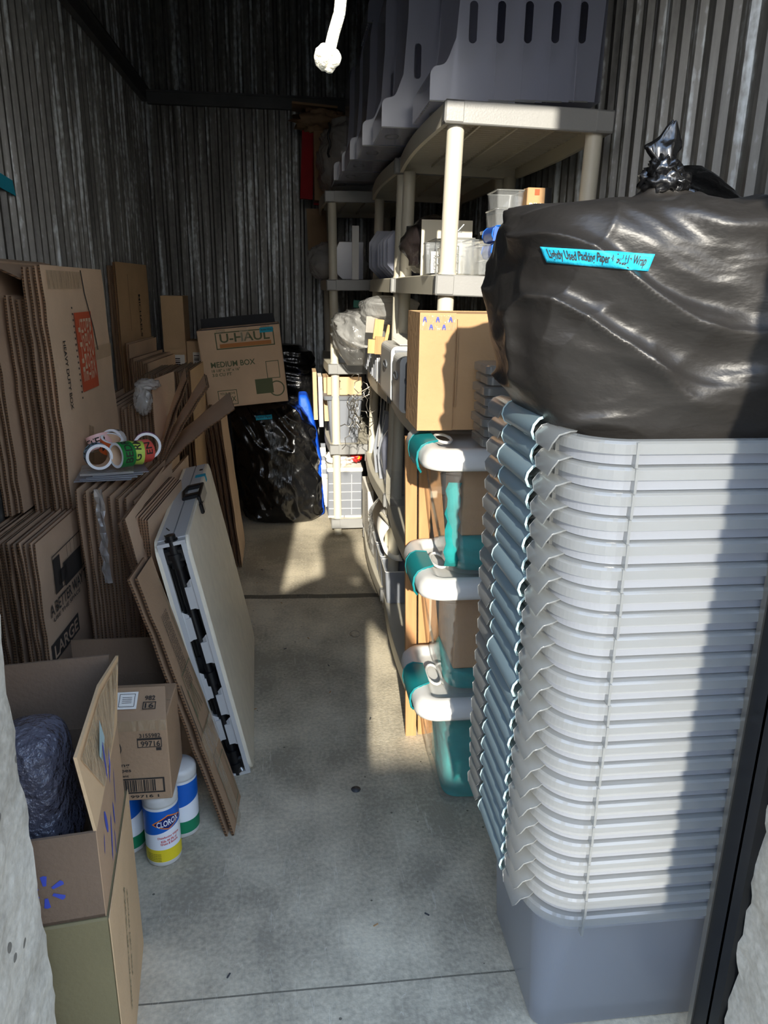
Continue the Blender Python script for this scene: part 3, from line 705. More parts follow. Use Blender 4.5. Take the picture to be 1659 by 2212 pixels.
# ------------------------------------------------------------------ top shelf: nested clear scoop-front organisers
def scoop_proto(w=.30, h=.50, d=.175):
    t = thing('scoop_organiser', '', 'organiser', (0, 0, 0)); b = MB()
    prof = [(0, .0), (0, .06)]
    for i in range(7): a = PI-PI/2*i/6; prof.append((.022+.022*math.cos(a), .062+.022*math.sin(a)))
    for i in range(9): s = i/8; e = s*s*(3-2*s); prof.append((.03+.035*s, .086+.05*e*s + .01*s))
    prof += [(.072, .17), (.076, .22), (.078, .30), (.080, h-.02), (.09, h), (d-.02, h), (d, h-.02), (d, 0)]
    n = len(prof)
    for y in (0, w):
        outer = [(x, y, z) for x, z in prof]
        # side wall with a slot: build a fan around the slot
        sl = [(.110+.011*math.cos(a), y, (.225 if math.sin(a) > 0 else .150)+.011*math.sin(a)) for a in [2*PI*k/24+.01 for k in range(24)]]
        ang = lambda p: math.atan2(p[2]-.26, p[0]-.122)
        import bisect
        # grid triangulation by bridging outer ring resampled at slot angles
        ring = []
        for s_ in sl:
            a0 = math.atan2(s_[2]-.1875, s_[0]-.110); dx, dz = math.cos(a0), math.sin(a0); best = None
            for i in range(n):
                (xa, za), (xb, zb) = prof[i], prof[(i+1) % n]
                ex, ez = xb-xa, zb-za; den = dx*ez-dz*ex
                if abs(den) < 1e-9: continue
                tt = ((xa-.110)*ez-(za-.1875)*ex)/den; uu = ((xa-.110)*dz-(za-.1875)*dx)/den
                if tt > 0 and -1e-6 <= uu <= 1+1e-6 and (best is None or tt < best): best = tt
            ring.append((.110+dx*best, y, .1875+dz*best))
        # the low front lobe is cut off by the ring; add it as its own polygon
        b.loft([sl, ring]); lobe = [(x, y, z) for x, z in prof if x < .0745 and z < .18] + [(.0745, y, 0)]
        b.add(lobe, [tuple(range(len(lobe)))])
    b.loft([[(x, 0, z) for x, z in prof], [(x, w, z) for x, z in prof]][:2], closed=False)
    b.add([(0, 0, 0), (d, 0, 0), (d, w, 0), (0, w, 0)], [(0, 1, 2, 3)])
    b.build('organiser_body', M['frost2'], t)
    b = MB()
    for k in range(9): b.tube([(.004, .02+k*.03, -.001), (.004, .03+k*.03, -.001)], .0018, 6)
    b.tube([(.05+.022*math.cos(a), w/2+.035*math.sin(a), -.001) for a in [2*PI*k/20 for k in range(20)]], .002, 6, closed=True)
    b.tube([(0, 0, 0), (.14, 0, 0)], .0022, 6); b.build('base_ribs', M['rim'], t)
    return t
sp = scoop_proto(); first = True
rowsY = [(2.17, .365, 5), (2.56, .28, 5), (2.92, .25, 4), (3.28, .23, 4), (3.64, .22, 3), (3.98, .20, 3)]
pos = ['nearest the door', 'second from the door', 'third from the door', 'fourth from the door', 'fifth from the door', 'farthest from the door']
pp = ['outermost', 'second', 'third', 'fourth', 'fifth', 'innermost']
for i, (y, x, n) in enumerate(rowsY):
    for k in range(n):
        o = sp if first else dup(sp); first = False
        o.location = (x+k*.075, y+.002*k, 1.871+.004*k+(i*.006)); o.rotation_euler = (0, 0, (rnd.random()-.5)*.02)
        tag(o, '%s clear scoop-front organiser of the nested row %s on the top shelf' % (pp[k], pos[i]), 'organiser', 'nested clear organisers on the top shelf')
# upper layer of organisers lying over the far rows
for j, (x, y, z) in enumerate(((.30, 3.3, 2.385), (.36, 2.95, 2.40), (.44, 2.60, 2.42))):
    o = dup(sp, (x, y, z), (0, .05, 0)); tag(o, ['farthest', 'middle', 'nearest'][j] + ' of three clear organisers set on top of the nested organiser rows', 'organiser', 'nested clear organisers on the top shelf')

# things at the far end, on and above the farthest unit
t = thing('wrapped_bundle', 'clear plastic sack with a dark cord on the far end of the top shelf', 'bag', (.34, 4.5, 1.87))
rows = [(1.872, .38, 4.45, .17, .26), (1.95, .37, 4.45, .21, .30), (2.10, .36, 4.45, .21, .30), (2.22, .38, 4.45, .16, .24), (2.27, .40, 4.45, .06, .1)]
bag_mesh(rows, 90, 60, 21, .02, .3).build('sack', M['cellophane'], t)
b = MB(); b.tube([(.185+.006*math.sin(k*1.4), 4.145+.003*math.cos(k), 2.19-.018*k) for k in range(10)], .006, 8); b.build('dark_cord', M['blackp'], t)
t = thing('red_sleeve', 'red fabric-covered panels hanging at the back beyond the top shelf', 'panel', (.11, 4.80, 1.86))
b = MB(); b.box((.085, 4.80, 2.08), (.075, .03, .37), Matrix.Rotation(.05, 3, 'Y')); b.build('red_panel', M['red'], t)
b = MB(); b.box((.17, 4.78, 2.06), (.075, .03, .40), Matrix.Rotation(.07, 3, 'Y')); b.build('red_panel', M['red'], t)
b = MB(); b.tube([(.235, 4.76, 2.26), (.205, 4.76, 1.87)], .006, 8); b.build('cord', M['packtape'], t)
t = thing('paper_bundle', 'crumpled brown paper bundle above the red panels at the far end', 'paper', (.15, 4.80, 2.26))
b = MB(); b.loft(crumple((.16, 4.82, 2.32), .15, .12, .065, 31, amp=.5), sm=True); b.build('crumpled_paper', M['brownpaper'], t)
b = MB(); b.box((.13, 4.80, 2.385), (.26, .2, .012), Matrix.Rotation(.06, 3, 'Y')); b.build('top_sheet', M['brownpaper'], t)
o = MB().box((.14, 4.86, 1.72), (.12, .01, .26), Matrix.Rotation(-.03, 3, 'Y')).build('brown_paper_strip', M['brownpaper']); tag(o, 'strip of brown paper hanging below the red panels', 'paper'); origin_to_base(o)
t, T, hx, hy = solid_box('paper_sack', 'brown paper-wrapped pack standing behind the clear sack on the far unit', .12, .34, 4.62, 4.76, 1.872, 2.24, 'brownpaper', 'pack')

# ------------------------------------------------------------------ shelf at camera height (1.43)
def open_box(name, label, x0, x1, y0, y1, z0, z1, m, cat, th=.003, rad=.008, taper=.004, group=None, rim=None, rz=0):
    cx, cy = (x0+x1)/2, (y0+y1)/2; t = thing(name, label, cat, (cx, cy, z0), (0, 0, rz), group); b = MB(); b.T = WM[t.name]; hx, hy, h = (x1-x0)/2, (y1-y0)/2, z1-z0
    f = lambda i, z: rrect(-hx+i, hx-i, -hy+i, hy-i, max(.001, min(rad, hx-.002, hy-.002)), z, 5)
    b.loft([f(taper, 0), f(0, h), f(th, h), f(th+taper, th)], cap0=True, cap1=True); b.build('box_body', M[m], t)
    if rim:
        b = MB(); b.T = WM[t.name]; p = f(0, h); b.tube(p, .0022, 6, closed=True); b.build('rim', M[rim], t)
    return t
Z4 = 1.4305
ca = [('clear acrylic tumbler with a hanging white tag, left of the front post', .372, .412, 2.20, 2.24, .085),
      ('tall clear acrylic bin just left of the front post', .425, .515, 2.20, 2.36, .10), ('clear acrylic bin right of the front post', .53, .60, 2.22, 2.40, .085),
      ('low clear acrylic tray behind the acrylic bins', .44, .60, 2.42, 2.60, .11)]
for i, (lb, x0, x1, y0, y1, h) in enumerate(ca): open_box('acrylic_bin', lb, x0, x1, y0, y1, Z4+.002, Z4+h, 'clear', 'acrylic bin', .002, .006, .004, None, 'rim')
# wire-look stepped acrylic rack
t = thing('acrylic_rack', 'clear acrylic rack with slanting bars between the tag tumbler and the front post', 'rack', (.45, 2.18, Z4)); b = MB()
for k in range(4): b.tube([(.400, 2.18, Z4+.006+k*.022), (.462, 2.175, Z4+.012+k*.022)], .0022, 6)
for x in (.400, .462): b.tube([(x, 2.178, Z4+.002), (x, 2.178, Z4+.078)], .0022, 6)
b.tube([(.405, 2.178, Z4+.075), (.420, 2.178, Z4+.118)], .0022, 6); b.tube([(.420, 2.178, Z4+.118), (.470, 2.178, Z4+.115)], .0022, 6); b.tube([(.415, 2.178, Z4+.07), (.475, 2.178, Z4+.135)], .0028, 6)
b.tube([(.400, 2.178, Z4+.002), (.400, 2.30, Z4+.002)], .0022, 6); b.tube([(.462, 2.178, Z4+.002), (.462, 2.30, Z4+.002)], .0022, 6)
b.build('bars', M['rim'], t)
t = thing('hang_tag', 'white hanging tag printed mDESIGN on the clear tumbler', 'tag', (.395, 2.192, Z4)); b = MB(); b.bb(.386, .406, 2.190, 2.191, Z4+.004, Z4+.062); b.build('card', M['whitep'], t)
b = MB(); put_text(b, 'mDESIGN', (.397, 2.190, Z4+.028), (0, 0, 1), (-1, 0, 0), width=.046, lift=.0008); b.build('printing', M['ink'], t)
b = MB(); b.tube([(.396, 2.191, Z4+.058), (.400, 2.192, Z4+.10)], .0008, 5); b.build('string', M['blackp'], t)
o = MB().bb(.44, .62, 2.70, 2.712, Z4, Z4+.19).build('grey_board', M['beige']); tag(o, 'pale grey board standing behind the acrylic bins on the upper shelf', 'board'); origin_to_base(o)
# snap containers
for k in range(2):
    z = Z4+.045+k*.045
    t = thing('snap_container', ['lower', 'upper'][k]+' clear lidded food container with blue snap handle, left of the big taped bag', 'container', (.66, 2.3, z), group='blue-snap containers')
    b = MB(); b.loft([rrect(.588, .74, 2.20, 2.40, .02, z), rrect(.580, .75, 2.19, 2.41, .02, z+.034)], cap0=True); b.build('tub', M['frost'], t)
    b = MB(); b.loft([rrect(.576, .754, 2.186, 2.414, .02, z+.033), rrect(.574, .756, 2.184, 2.416, .02, z+.042)], cap0=True, cap1=True); b.build('lid', M['rim'], t)
    b = MB(); latch_mesh(b, 2.188, 2.30, [(.590, z+.047), (.572, z+.045), (.562, z+.036), (.559, z+.020), (.566, z+.006), (.578, z+.002)], .003, 1); b.build('snap_handle', [M['bluesnap'], M['lblue']], t)
    b = MB(); b.slab([(.562, 2.184, z+.004), (.592, 2.184, z+.004), (.592, 2.184, z+.036), (.566, 2.184, z+.044)], (0, .004, 0)); b.build('snap_side', M['bluesnap'], t)
open_box('clear_tray', 'clear tray under the blue-snap containers on the upper shelf', .565, .75, 2.19, 2.42, Z4+.002, Z4+.043, 'clear', 'tray', rim='rim')
for k in range(2): open_box('clear_tub', ['lower', 'upper'][k]+' small clear tub stacked above the blue-snap containers', .572+.003*k, .655, 2.21, 2.33, Z4+.136+k*.048, Z4+.182+k*.05, 'clear', 'tub', rim='rim', group='small clear tubs')
t, T, hx, hy = solid_box('retail_box', 'beige retail box printed BIN beside the clear tubs above the blue-snap containers', .661, .73, 2.205, 2.30, Z4+.136, Z4+.24, 'cardsun'); t.children[0].active_material = M['cardsun']
b = MB(); b.T = T; put_text(b, 'BIN', (-hx+.024, -hy, .055), (1, 0, 0), (0, 0, 1), width=.034); b.build('printing', M['whitep'], t)
b = MB(); b.T = T; put_rect(b, (-hx+.028, -hy, .092), (1, 0, 0), (0, 0, 1), .014, .016); put_text(b, 'The', (-hx+.014, -hy, .036), (1, 0, 0), (0, 0, 1), width=.016); b.build('printed_picture', M['inko'], t)
b = MB(); b.T = T; b.bb(hx-.018, hx+.001, -hy-.0012, -hy+.001, 0, .1042); b.build('black_side', M['blackp'], t)
# smoky wrapped domes and trays further along
t = thing('wrapped_bowl', 'dark wrapped domed bundle between the front and rear posts of the nearest unit, upper shelf', 'bowl', (.50, 2.84, Z4)); b = MB(); b.loft(crumple((.53, 2.84, Z4+.108), .14, .11, .105, 41, amp=.15), sm=True)
b.build('wrapping', film('dark_wrap', (44, 38, 38), clear=.3, rough=.2, tl=.2, bump=.6, bscale=20), t)
for i, (y, x, h, w_) in enumerate(((3.10, .37, .19, .10), (3.16, .36, .185, .11), (3.22, .355, .18, .11), (3.28, .35, .18, .11), (3.48, .345, .20, .11), (3.56, .34, .21, .11))):
    b = MB(); loops = []
    for s in (0, .016):
        loops.append([(x+.0, y+s, Z4+.05), (x+.0, y+s, Z4+h*.75), (x+.035, y+s, Z4+h), (x+.24, y+s, Z4+h), (x+.24, y+s, Z4+.0015), (x+.05, y+s, Z4+.0015)])
    b.loft(loops, cap0=True, cap1=True); o = b.build('upright_tray', M['frost2']); tag(o, '%s angular clear tray in the row standing on edge on the upper shelf' % ['nearest', 'second nearest', 'third nearest', 'fourth nearest', 'fifth nearest', 'farthest'][i], 'tray', 'clear trays standing on edge'); origin_to_base(o)
b = MB(); b.loft([[(.20, 4.11+s, Z4+.05), (.215, 4.11+s, Z4+.15), (.235, 4.11+s, Z4+.19), (.36, 4.11+s, Z4+.19), (.36, 4.11+s, Z4+.004), (.25, 4.11+s, Z4+.004)] for s in (0, .05)], cap0=True, cap1=True)
o = b.build('upright_tray', M['frost2']); tag(o, 'big angular clear lid standing on the farthest unit, left of the white board', 'tray'); origin_to_base(o)
o = MB().bb(.300, .336, 4.095, 4.107, Z4+.002, Z4+.27).build('white_board', M['white']); tag(o, 'narrow white board standing upright on the upper shelf toward the far unit', 'board'); origin_to_base(o)
t = thing('poly_bag', 'pale plastic bag bulging over the left edge of the farthest unit, upper shelf', 'bag', (.20, 4.6, Z4)); rows = [(Z4+.002, .27, 4.6, .13, .25), (Z4+.06, .25, 4.6, .16, .28), (Z4+.15, .25, 4.6, .15, .26), (Z4+.21, .26, 4.6, .08, .15)]
bag_mesh(rows, 80, 40, 51, .02, .3).build('film_bag', M['cellophane'], t)

# ------------------------------------------------------------------ middle shelf (0.99)
Z3 = .9905
def filebox(label, x0, y0, y1, z0, h, m, n=0, wd=.20, handle=True, name='file_box'):
    t = thing(name, label, 'file box', (x0+wd/2, (y0+y1)/2, z0), group='plastic file boxes on the middle shelf')
    b = MB(); pr = []
    for i in range(6): a = PI+PI/2*i/5; pr.append((.02+.02*math.cos(a), .02+.02*math.sin(a)))
    pr += [(wd, 0), (wd, h)]
    for i in range(6): a = PI/2+PI/2*i/5; pr.append((.022+.022*math.cos(a), h-.022+.022*math.sin(a)))
    P = lambda y: [(x0+x, y, z0+z) for x, z in pr]
    b.loft([P(y0), P(y0+.004)], cap0=True, cap1=True, sm=False); b.loft([P(y1-.004), P(y1)], cap0=True, cap1=True)
    for pA, pB in zip(pr[:-1], pr[1:]):
        if pA[1] > h-.001 and pB[1] > h-.001: continue
    b.loft([P(y0), P(y1)]); b.build('shell', M[m], t)
    if handle:
        b = MB(); b.tube([(x0-.001, (y0+y1)/2+.045*math.cos(a), z0+h*.62+.012*math.sin(a)) for a in [2*PI*k/20 for k in range(20)]], .004, 6, closed=True); b.build('handle_slot', M['grey'], t)
    return t
filebox('large white file box with an S-shaped cut side on the middle shelf', .335, 2.66, 2.98, Z3+.002, .20, 'white', wd=.16)
t = thing('cut_side', 'grey wavy divider against the large white file box', 'divider', (.35, 2.64, Z3)); b = MB()
pr = [(.012, .19), (.020, .15), (.045, .125), (.070, .10), (.075, .04), (.065, .004), (.12, .004), (.12, .185)]
b.slab([(.335+x, 2.648, Z3+z) for x, z in pr], (0, .004, 0)); b.build('panel', M['grey'], t)
filebox('smaller white file box with rounded corners in front of the large white one', .335, 2.42, 2.60, Z3+.002, .185, 'white', wd=.14)
filebox('dark grey file box between the small white file box and the brown carton', .350, 2.28, 2.40, Z3+.002, .18, 'darkgrey', wd=.18, name='file_box')
for i in range(4):
    o = MB().box((.42+.01*i, 2.72+i*.07, Z3+.212+.004*i), (.12, .09, .0025), Matrix.Rotation(.15+.08*i, 3, 'Z') @ Matrix.Rotation(.12, 3, 'X')).build('paper_sheet', M['whitep']); tag(o, ['nearest', 'second', 'third', 'farthest'][i]+' loose white sheet lying over the large white file box', 'paper', 'loose sheets'); origin_to_base(o)
# white slatted rack behind the brown carton
t = thing('white_rack', 'white plastic rack rising behind the tall brown carton', 'rack', (.47, 2.35, Z3)); b = MB(); 
b.bb(.372, .378, 2.20, 2.26, Z3+.002, Z3+.325); b.bb(.372, .64, 2.255, 2.26, Z3+.002, Z3+.30)
b.build('frame', M['white'], t)
for i in range(6): b = MB(); b.bb(.385+i*.04, .413+i*.04, 2.20, 2.252, Z3+.315, Z3+.335); b.build('slat', M['white'], t)
# small wooden organiser pieces, drawers of paper, bags
pieces = [('left small pine drawer front leaning among the wood pieces', .322, 3.30, 1.115, .030, .06, .05, 'pine'), ('upper small pine block with a metal plate among the wood pieces', .350, 3.32, 1.175, .040, .085, .12, 'pine'), ('middle pine board with nail holes among the wood pieces', .352, 3.29, 1.112, .045, .075, .05, 'wood'), ('right slim pine strip leaning among the wood pieces', .392, 3.27, 1.120, .014, .12, .22, 'pine'), ('grey metal plate behind the small wood pieces', .318, 3.36, 1.200, .05, .07, .06, 'wire')]
for lb, x, y, z, w_, h, a, m_ in pieces:
    o = MB().box((x+w_/2-.01, y, z+h/2), (w_, .016, h), Matrix.Rotation(a, 3, 'Y')).build('wood_piece', M[m_]); tag(o, lb, 'wood piece', 'small wood pieces'); origin_to_base(o)
for i in range(13):
    y = 3.08+i*.072
    o = MB().bb(.352, .60, y, y+.012, Z3+.002, Z3+.115+.012*math.sin(i*1.7)).build('clear_divider', M['frost' if i % 3 else 'white']); tag(o, '%s clear upright divider of the row along the edge of the middle shelf' % (['nearest', 'second', 'third', 'fourth', 'fifth', 'sixth', 'seventh', 'eighth', 'ninth', 'tenth', 'eleventh', 'twelfth', 'farthest'][i]), 'divider', 'upright dividers on the middle shelf'); origin_to_base(o)
open_box('clear_bin', 'clear bin with beige pieces behind the post of the farthest unit, middle shelf', .215, .355, 4.12, 4.32, Z3+.003, Z3+.11, 'frost', 'bin', rim='rim')
o = MB().slab([(.25, 4.15, Z3+.01), (.31, 4.15, Z3+.01), (.335, 4.15, Z3+.05), (.28, 4.15, Z3+.09), (.26, 4.15, Z3+.05)], (0, .05, 0)).build('beige_piece', M['cardsun']); tag(o, 'beige offcut inside the clear bin on the farthest unit', 'offcut'); origin_to_base(o)
t = thing('plastic_bundle', 'crinkled clear plastic bag heaped over the dividers, beside the green card', 'bag', (.31, 3.72, Z3)); rows = [(Z3+.12, .34, 3.72, .10, .16), (Z3+.18, .335, 3.72, .12, .20), (Z3+.26, .33, 3.72, .11, .18), (Z3+.30, .34, 3.72, .05, .08)]
bag_mesh(rows, 110, 50, 61, .03, .9, (5, 5, 14)).build('film_bag', M['cellophane'], t)
t = thing('plastic_bundle', 'smaller clear plastic bag hanging under the upper shelf, right of the green card', 'bag', (.38, 3.45, Z3)); rows = [(Z3+.24, .40, 3.48, .05, .06), (Z3+.28, .41, 3.46, .10, .12), (Z3+.33, .42, 3.45, .11, .13), (Z3+.365, .42, 3.45, .05, .06)]
bag_mesh(rows, 90, 40, 63, .02, .3, (5, 5, 14)).build('film_bag', M['cellophane'], t)
t = thing('clear_case', 'clear zip case of plastic parts on the far middle shelf', 'case', (.30, 3.98, Z3)); rows = [(Z3+.004, .33, 3.99, .06, .04), (Z3+.12, .30, 3.99, .10, .06), (Z3+.22, .30, 3.99, .09, .05), (Z3+.26, .31, 3.99, .04, .03)]
bag_mesh(rows, 70, 40, 65, .02, .7, (6, 6, 14)).build('film_bag', M['cellophane'], t)
o = MB().box((.345, 4.0, Z3+.318), (.09, .006, .038), Matrix.Rotation(.04, 3, 'Y')).build('green_card', M['greencard']); tag(o, 'green card sticking up above the crinkled clear bags', 'card'); origin_to_base(o)

# ------------------------------------------------------------------ lower shelf (0.54)
Z2 = .5405
t, T, hx, hy = solid_box('carton', 'small brown carton with two up-arrows on the farthest unit', .165, .358, 4.13, 4.33, .815, .915, 'card2')
b = MB(); b.T = T
for dx in (-.012, .010):
    put_rect(b, (-hx+.06+dx, -hy, .058), (1, 0, 0), (0, 0, 1), .003, .034)
    o_ = Vector((-hx+.06+dx, -hy-.001, .08)); b.add([o_+Vector((-.007, 0, -.006)), o_+Vector((.007, 0, -.006)), o_+Vector((0, 0, .006))], [(0, 1, 2)])
put_rect(b, (-hx+.059, -hy, .034), (1, 0, 0), (0, 0, 1), .042, .002); b.build('printing', M['ink'], t)
t = open_box('clear_tote', 'clear tote with grey lid under the small up-arrow carton', .165, .360, 4.12, 4.50, Z2+.002, .790, 'frost', 'tote', rad=.02, taper=.02)
b = MB(); b.loft([rrect(.145, .365, 4.108, 4.51, .02, .790), rrect(.140, .368, 4.104, 4.514, .02, .812)], cap0=True, cap1=True); b.build('lid', M['grey'], t)
for i, (x, h0, h1, m_, lb) in enumerate(((.088, .665, .935, 'card2', 'outermost upright cardboard slab beside the post of the farthest unit'), (.120, .62, .905, 'whitep', 'crumpled white sheet between the cardboard slabs of the farthest unit'), (.150, .65, .90, 'card2', 'inner upright cardboard slab touching the grey-lidded tote'))):
    o = MB().box((x+.012, 4.30+i*.02, (h0+h1)/2), (.022, .20, h1-h0), Matrix.Rotation(-.02, 3, 'Y')).build('cardboard_slab', M[m_]); tag(o, lb, 'slab', 'upright slabs on the farthest unit'); origin_to_base(o)
# tangle of bent wire
t = thing('wire_rack', 'tangled bent wire racks sticking out over the lower shelf', 'wire rack', (.30, 3.6, .70)); b = MB(); rw = random.Random(5)
cx = Vector((.315, 3.55, .82))
for k in range(16):
    a = rw.random()*6.28; o_ = cx+Vector((rw.uniform(-.045, .03), rw.uniform(-.12, .15), rw.uniform(-.13, .10)))
    pts = [o_]
    for q in range(6): a += rw.choice((.9, 1.4, -1.1, .7)); pts.append(pts[-1]+Vector((math.cos(a)*.022, rw.uniform(-.03, .03), math.sin(a)*.032)))
    b.tube(pts, .0021, 6)
b.tube([(.345, 3.55, .935), (.275, 3.55, .895), (.25, 3.55, .85), (.285, 3.56, .80), (.30, 3.56, .77)], .0026, 6); b.tube([(.345, 3.55, .90), (.275, 3.55, .865), (.262, 3.56, .82)], .0026, 6)
b.build('wires', M['wire'], t)
for i in range(4):
    o = MB().box((.385+.01*i, 3.40+i*.03, .80), (.012, .012, .25), Matrix.Rotation(-.25-.04*i, 3, 'X') @ Matrix.Rotation(.1, 3, 'Y')).build('hanger_bar', M['white' if i % 2 else 'blackp']); tag(o, '%s slim bar leaning behind the tangled wires' % ['nearest', 'second', 'third', 'farthest'][i], 'bar', 'slim bars'); origin_to_base(o)
for i, (y, x) in enumerate(((3.10, .40), (3.20, .385), (3.30, .372), (3.42, .365))):
    b = MB(); b.slab([(x, y, Z2+.002), (x+.12, y, Z2+.002), (x+.14, y+.03, Z2+.27), (x+.03, y+.03, Z2+.30), (x-.01, y+.02, Z2+.12)], (0, .006, 0)); o = b.build('clear_sheet', M['frost']); tag(o, '%s limp clear plastic sheet leaning on the lower shelf of the middle unit' % ['nearest', 'second', 'third', 'farthest'][i], 'sheet', 'limp clear sheets'); origin_to_base(o)
t = thing('poly_bag', 'pale filled plastic bag on the lower shelf, right of the tangled wires', 'bag', (.45, 3.2, Z2)); rows = [(Z2+.002, .47, 3.18, .07, .05), (Z2+.10, .46, 3.18, .085, .06), (Z2+.22, .455, 3.18, .075, .05), (Z2+.31, .47, 3.18, .03, .03)]
bag_mesh(rows, 70, 40, 71, .012, 1.2, (5, 5, 12)).build('film_bag', M['frost2'], t)
o = MB().bb(.365, .50, 2.85, 3.0, Z2+.002, Z2+.12).build('acrylic_block', M['clear']); tag(o, 'small clear acrylic box at the near end of the lower shelf of the middle unit', 'box'); origin_to_base(o)
t = thing('blue_tote', 'bright blue woven bag squeezed between the far black bag and the farthest unit', 'bag', (.06, 4.62, 0)); rows = [(.01, .105, 4.60, .05, .12), (.3, .09, 4.6, .055, .13), (.55, .06, 4.6, .05, .12), (.74, .035, 4.6, .03, .10), (.76, .03, 4.6, .01, .05)]
bag_mesh(rows, 60, 50, 81, .012, 1.4, (5, 5, 10), ex=5).build('woven_body', M['bluetote'], t)

# ------------------------------------------------------------------ bottom shelf (0.10)
Z1 = .1005
t = thing('drawer_tower', 'clear drawer tower with white-framed lid on the bottom shelf of the farthest unit', 'drawers', (.27, 4.2, Z1)); 
b = MB(); b.bbox(.165, .362, 4.12, 4.44, Z1+.002, Z1+.275, .006); b.build('drawer_body', M['frost'], t)
b = MB(); b.bbox(.160, .366, 4.113, 4.446, Z1+.275, Z1+.30, .005); b.bb(.165, .255, 4.112, 4.118, Z1+.003, Z1+.014); b.bb(.262, .358, 4.112, 4.118, Z1+.003, Z1+.014); b.build('frame', M['whitep'], t)
b = MB()
for k in range(4): b.bb(.17, .357, 4.115, 4.119, Z1+.055+k*.05, Z1+.058+k*.05)
for x in (.22, .30): b.bb(x, x+.003, 4.115, 4.119, Z1+.02, Z1+.26)
b.build('grid_lines', M['white'], t)
t = thing('packet', 'crumpled white and red packet on the drawer tower of the farthest unit', 'packet', (.28, 4.25, Z1+.30)); b = MB(); b.loft(crumple((.25, 4.22, Z1+.342), .085, .07, .038, 91, amp=.5), sm=True); b.build('white_wrap', M['whitep'], t)
b = MB(); b.loft(crumple((.335, 4.20, Z1+.355), .032, .05, .036, 93, amp=.4), sm=True); b.build('red_end', M['lred'], t)
b = MB(); b.loft(crumple((.342, 4.155, Z1+.352), .010, .010, .012, 94, amp=.2), sm=True); b.build('yellow_mark', M['yellow'], t)
for i in range(9):
    b = MB(); y = 4.62-.035*i; b.slab([(.158-.004*(i % 2), y, Z1+.003), (.182, y, Z1+.003), (.170, y, Z1+.34-.02*i), (.140-.004*(i % 2), y, Z1+.34-.02*i)], (0, .012, 0)); o = b.build('paper_packet', M['whitep' if i % 3 else 'frost'])
    tag(o, '%s of the thin white packets filed at the farthest unit left side' % ['farthest', 'second farthest', 'third farthest', 'fourth farthest', 'middle', 'fourth nearest', 'third nearest', 'second nearest', 'nearest'][i], 'packet', 'filed white packets'); origin_to_base(o)
t = thing('long_box', 'tall narrow white box with vertical lower-case lettering on the bottom shelf', 'box', (.37, 3.86, Z1)); b = MB(); b.slab([(.358, 4.02, Z1+.002), (.358, 3.62, Z1+.002), (.358, 3.72, Z1+.265), (.358, 4.05, Z1+.265)], (.03, 0, 0)); b.build('box_body', M['whitep'], t)
b = MB(); put_text(b, 'stompwares', (.357, 3.80, Z1+.125), (0, .03, 1), (0, -1, .03), width=.22, lift=-.001); b.build('printing', M['grey'], t)
t = thing('plastic_bundle', 'crinkled clear bags behind the lettered white box on the bottom shelf', 'bag', (.42, 3.5, Z1)); rows = [(Z1+.003, .44, 3.5, .08, .12), (Z1+.12, .43, 3.5, .08, .13), (Z1+.24, .44, 3.5, .07, .11), (Z1+.30, .44, 3.5, .03, .05)]
bag_mesh(rows, 80, 40, 97, .016, .8, (5, 5, 14)).build('film_bag', M['cellophane'], t)
t = thing('white_roll', 'half-rolled white sheet bulging out of the bottom shelf above the clear trays', 'roll', (.40, 3.0, Z1+.2)); b = MB(); loops = []
for y in (2.90, 3.30):
    loops.append([(.43+.085*math.cos(a), y, Z1+.27+.085*math.sin(a)) for a in [PI*.35+PI*1.15*k/20 for k in range(21)]])
b.loft(loops, closed=False, sm=True); q = b.build('sheet', M['whitep'], t); solidify(q, .004)
b = MB(); b.tube([(.35, 3.02, Z1+.36), (.38, 2.86, Z1+.345)], .008, 10); b.build('clip_bar', M['beige'], t)
for i, y in enumerate((2.86, 3.05, 3.24)):
    t = open_box('clear_tray', ['nearest', 'middle', 'farthest'][i]+' small clear tray with white rim on the bottom shelf under the white roll', .352, .50, y, y+.16, Z1+.003, Z1+.15, 'frost', 'tray', rim='white', rad=.012, taper=.01, group='clear trays on the bottom shelf')

# ------------------------------------------------------------------ flattened cardboard boxes on the left
def sheet(b, P0, d, w, n, L, H, t=.004, ny=6, nz=10, off=lambda s, q: 0.0, cutfn=None, top=None):
    """one corrugated sheet: grid over L x H, thickness t along n; off(s,q) bends it along n"""
    P0, d, w, n = Vector(P0), Vector(d).normalized(), Vector(w).normalized(), Vector(n).normalized()
    def pt(i, j, k):
        s, q = i/ny, j/nz; h = H*(top(s) if top else 1)
        jag = .0025*math.sin(j*2.7+P0.x*400) if i == 0 else 0
        return P0+d*(L*s+jag)+w*(h*q)+n*(off(s, q)+k*t)
    V = []; ix = {}
    for k in (0, 1):
        for i in range(ny+1):
            for j in range(nz+1): ix[i, j, k] = len(V); V.append(pt(i, j, k))
    F = []; E = []
    for i in range(ny):
        for j in range(nz):
            F.append((ix[i, j, 0], ix[i, j+1, 0], ix[i+1, j+1, 0], ix[i+1, j, 0])); F.append((ix[i, j, 1], ix[i+1, j, 1], ix[i+1, j+1, 1], ix[i, j+1, 1]))
    for j in range(nz):
        for i in (0, ny): E.append((ix[i, j, 0], ix[i, j, 1], ix[i, j+1, 1], ix[i, j+1, 0]))
    for i in range(ny):
        for j in (0, nz): E.append((ix[i, j, 0], ix[i+1, j, 0], ix[i+1, j, 1], ix[i, j, 1]))
    o = len(b.v); b.v += V
    for f in F: b.f.append([x+o for x in f]); b.m.append(0)
    for f in E: b.f.append([x+o for x in f]); b.m.append(1)
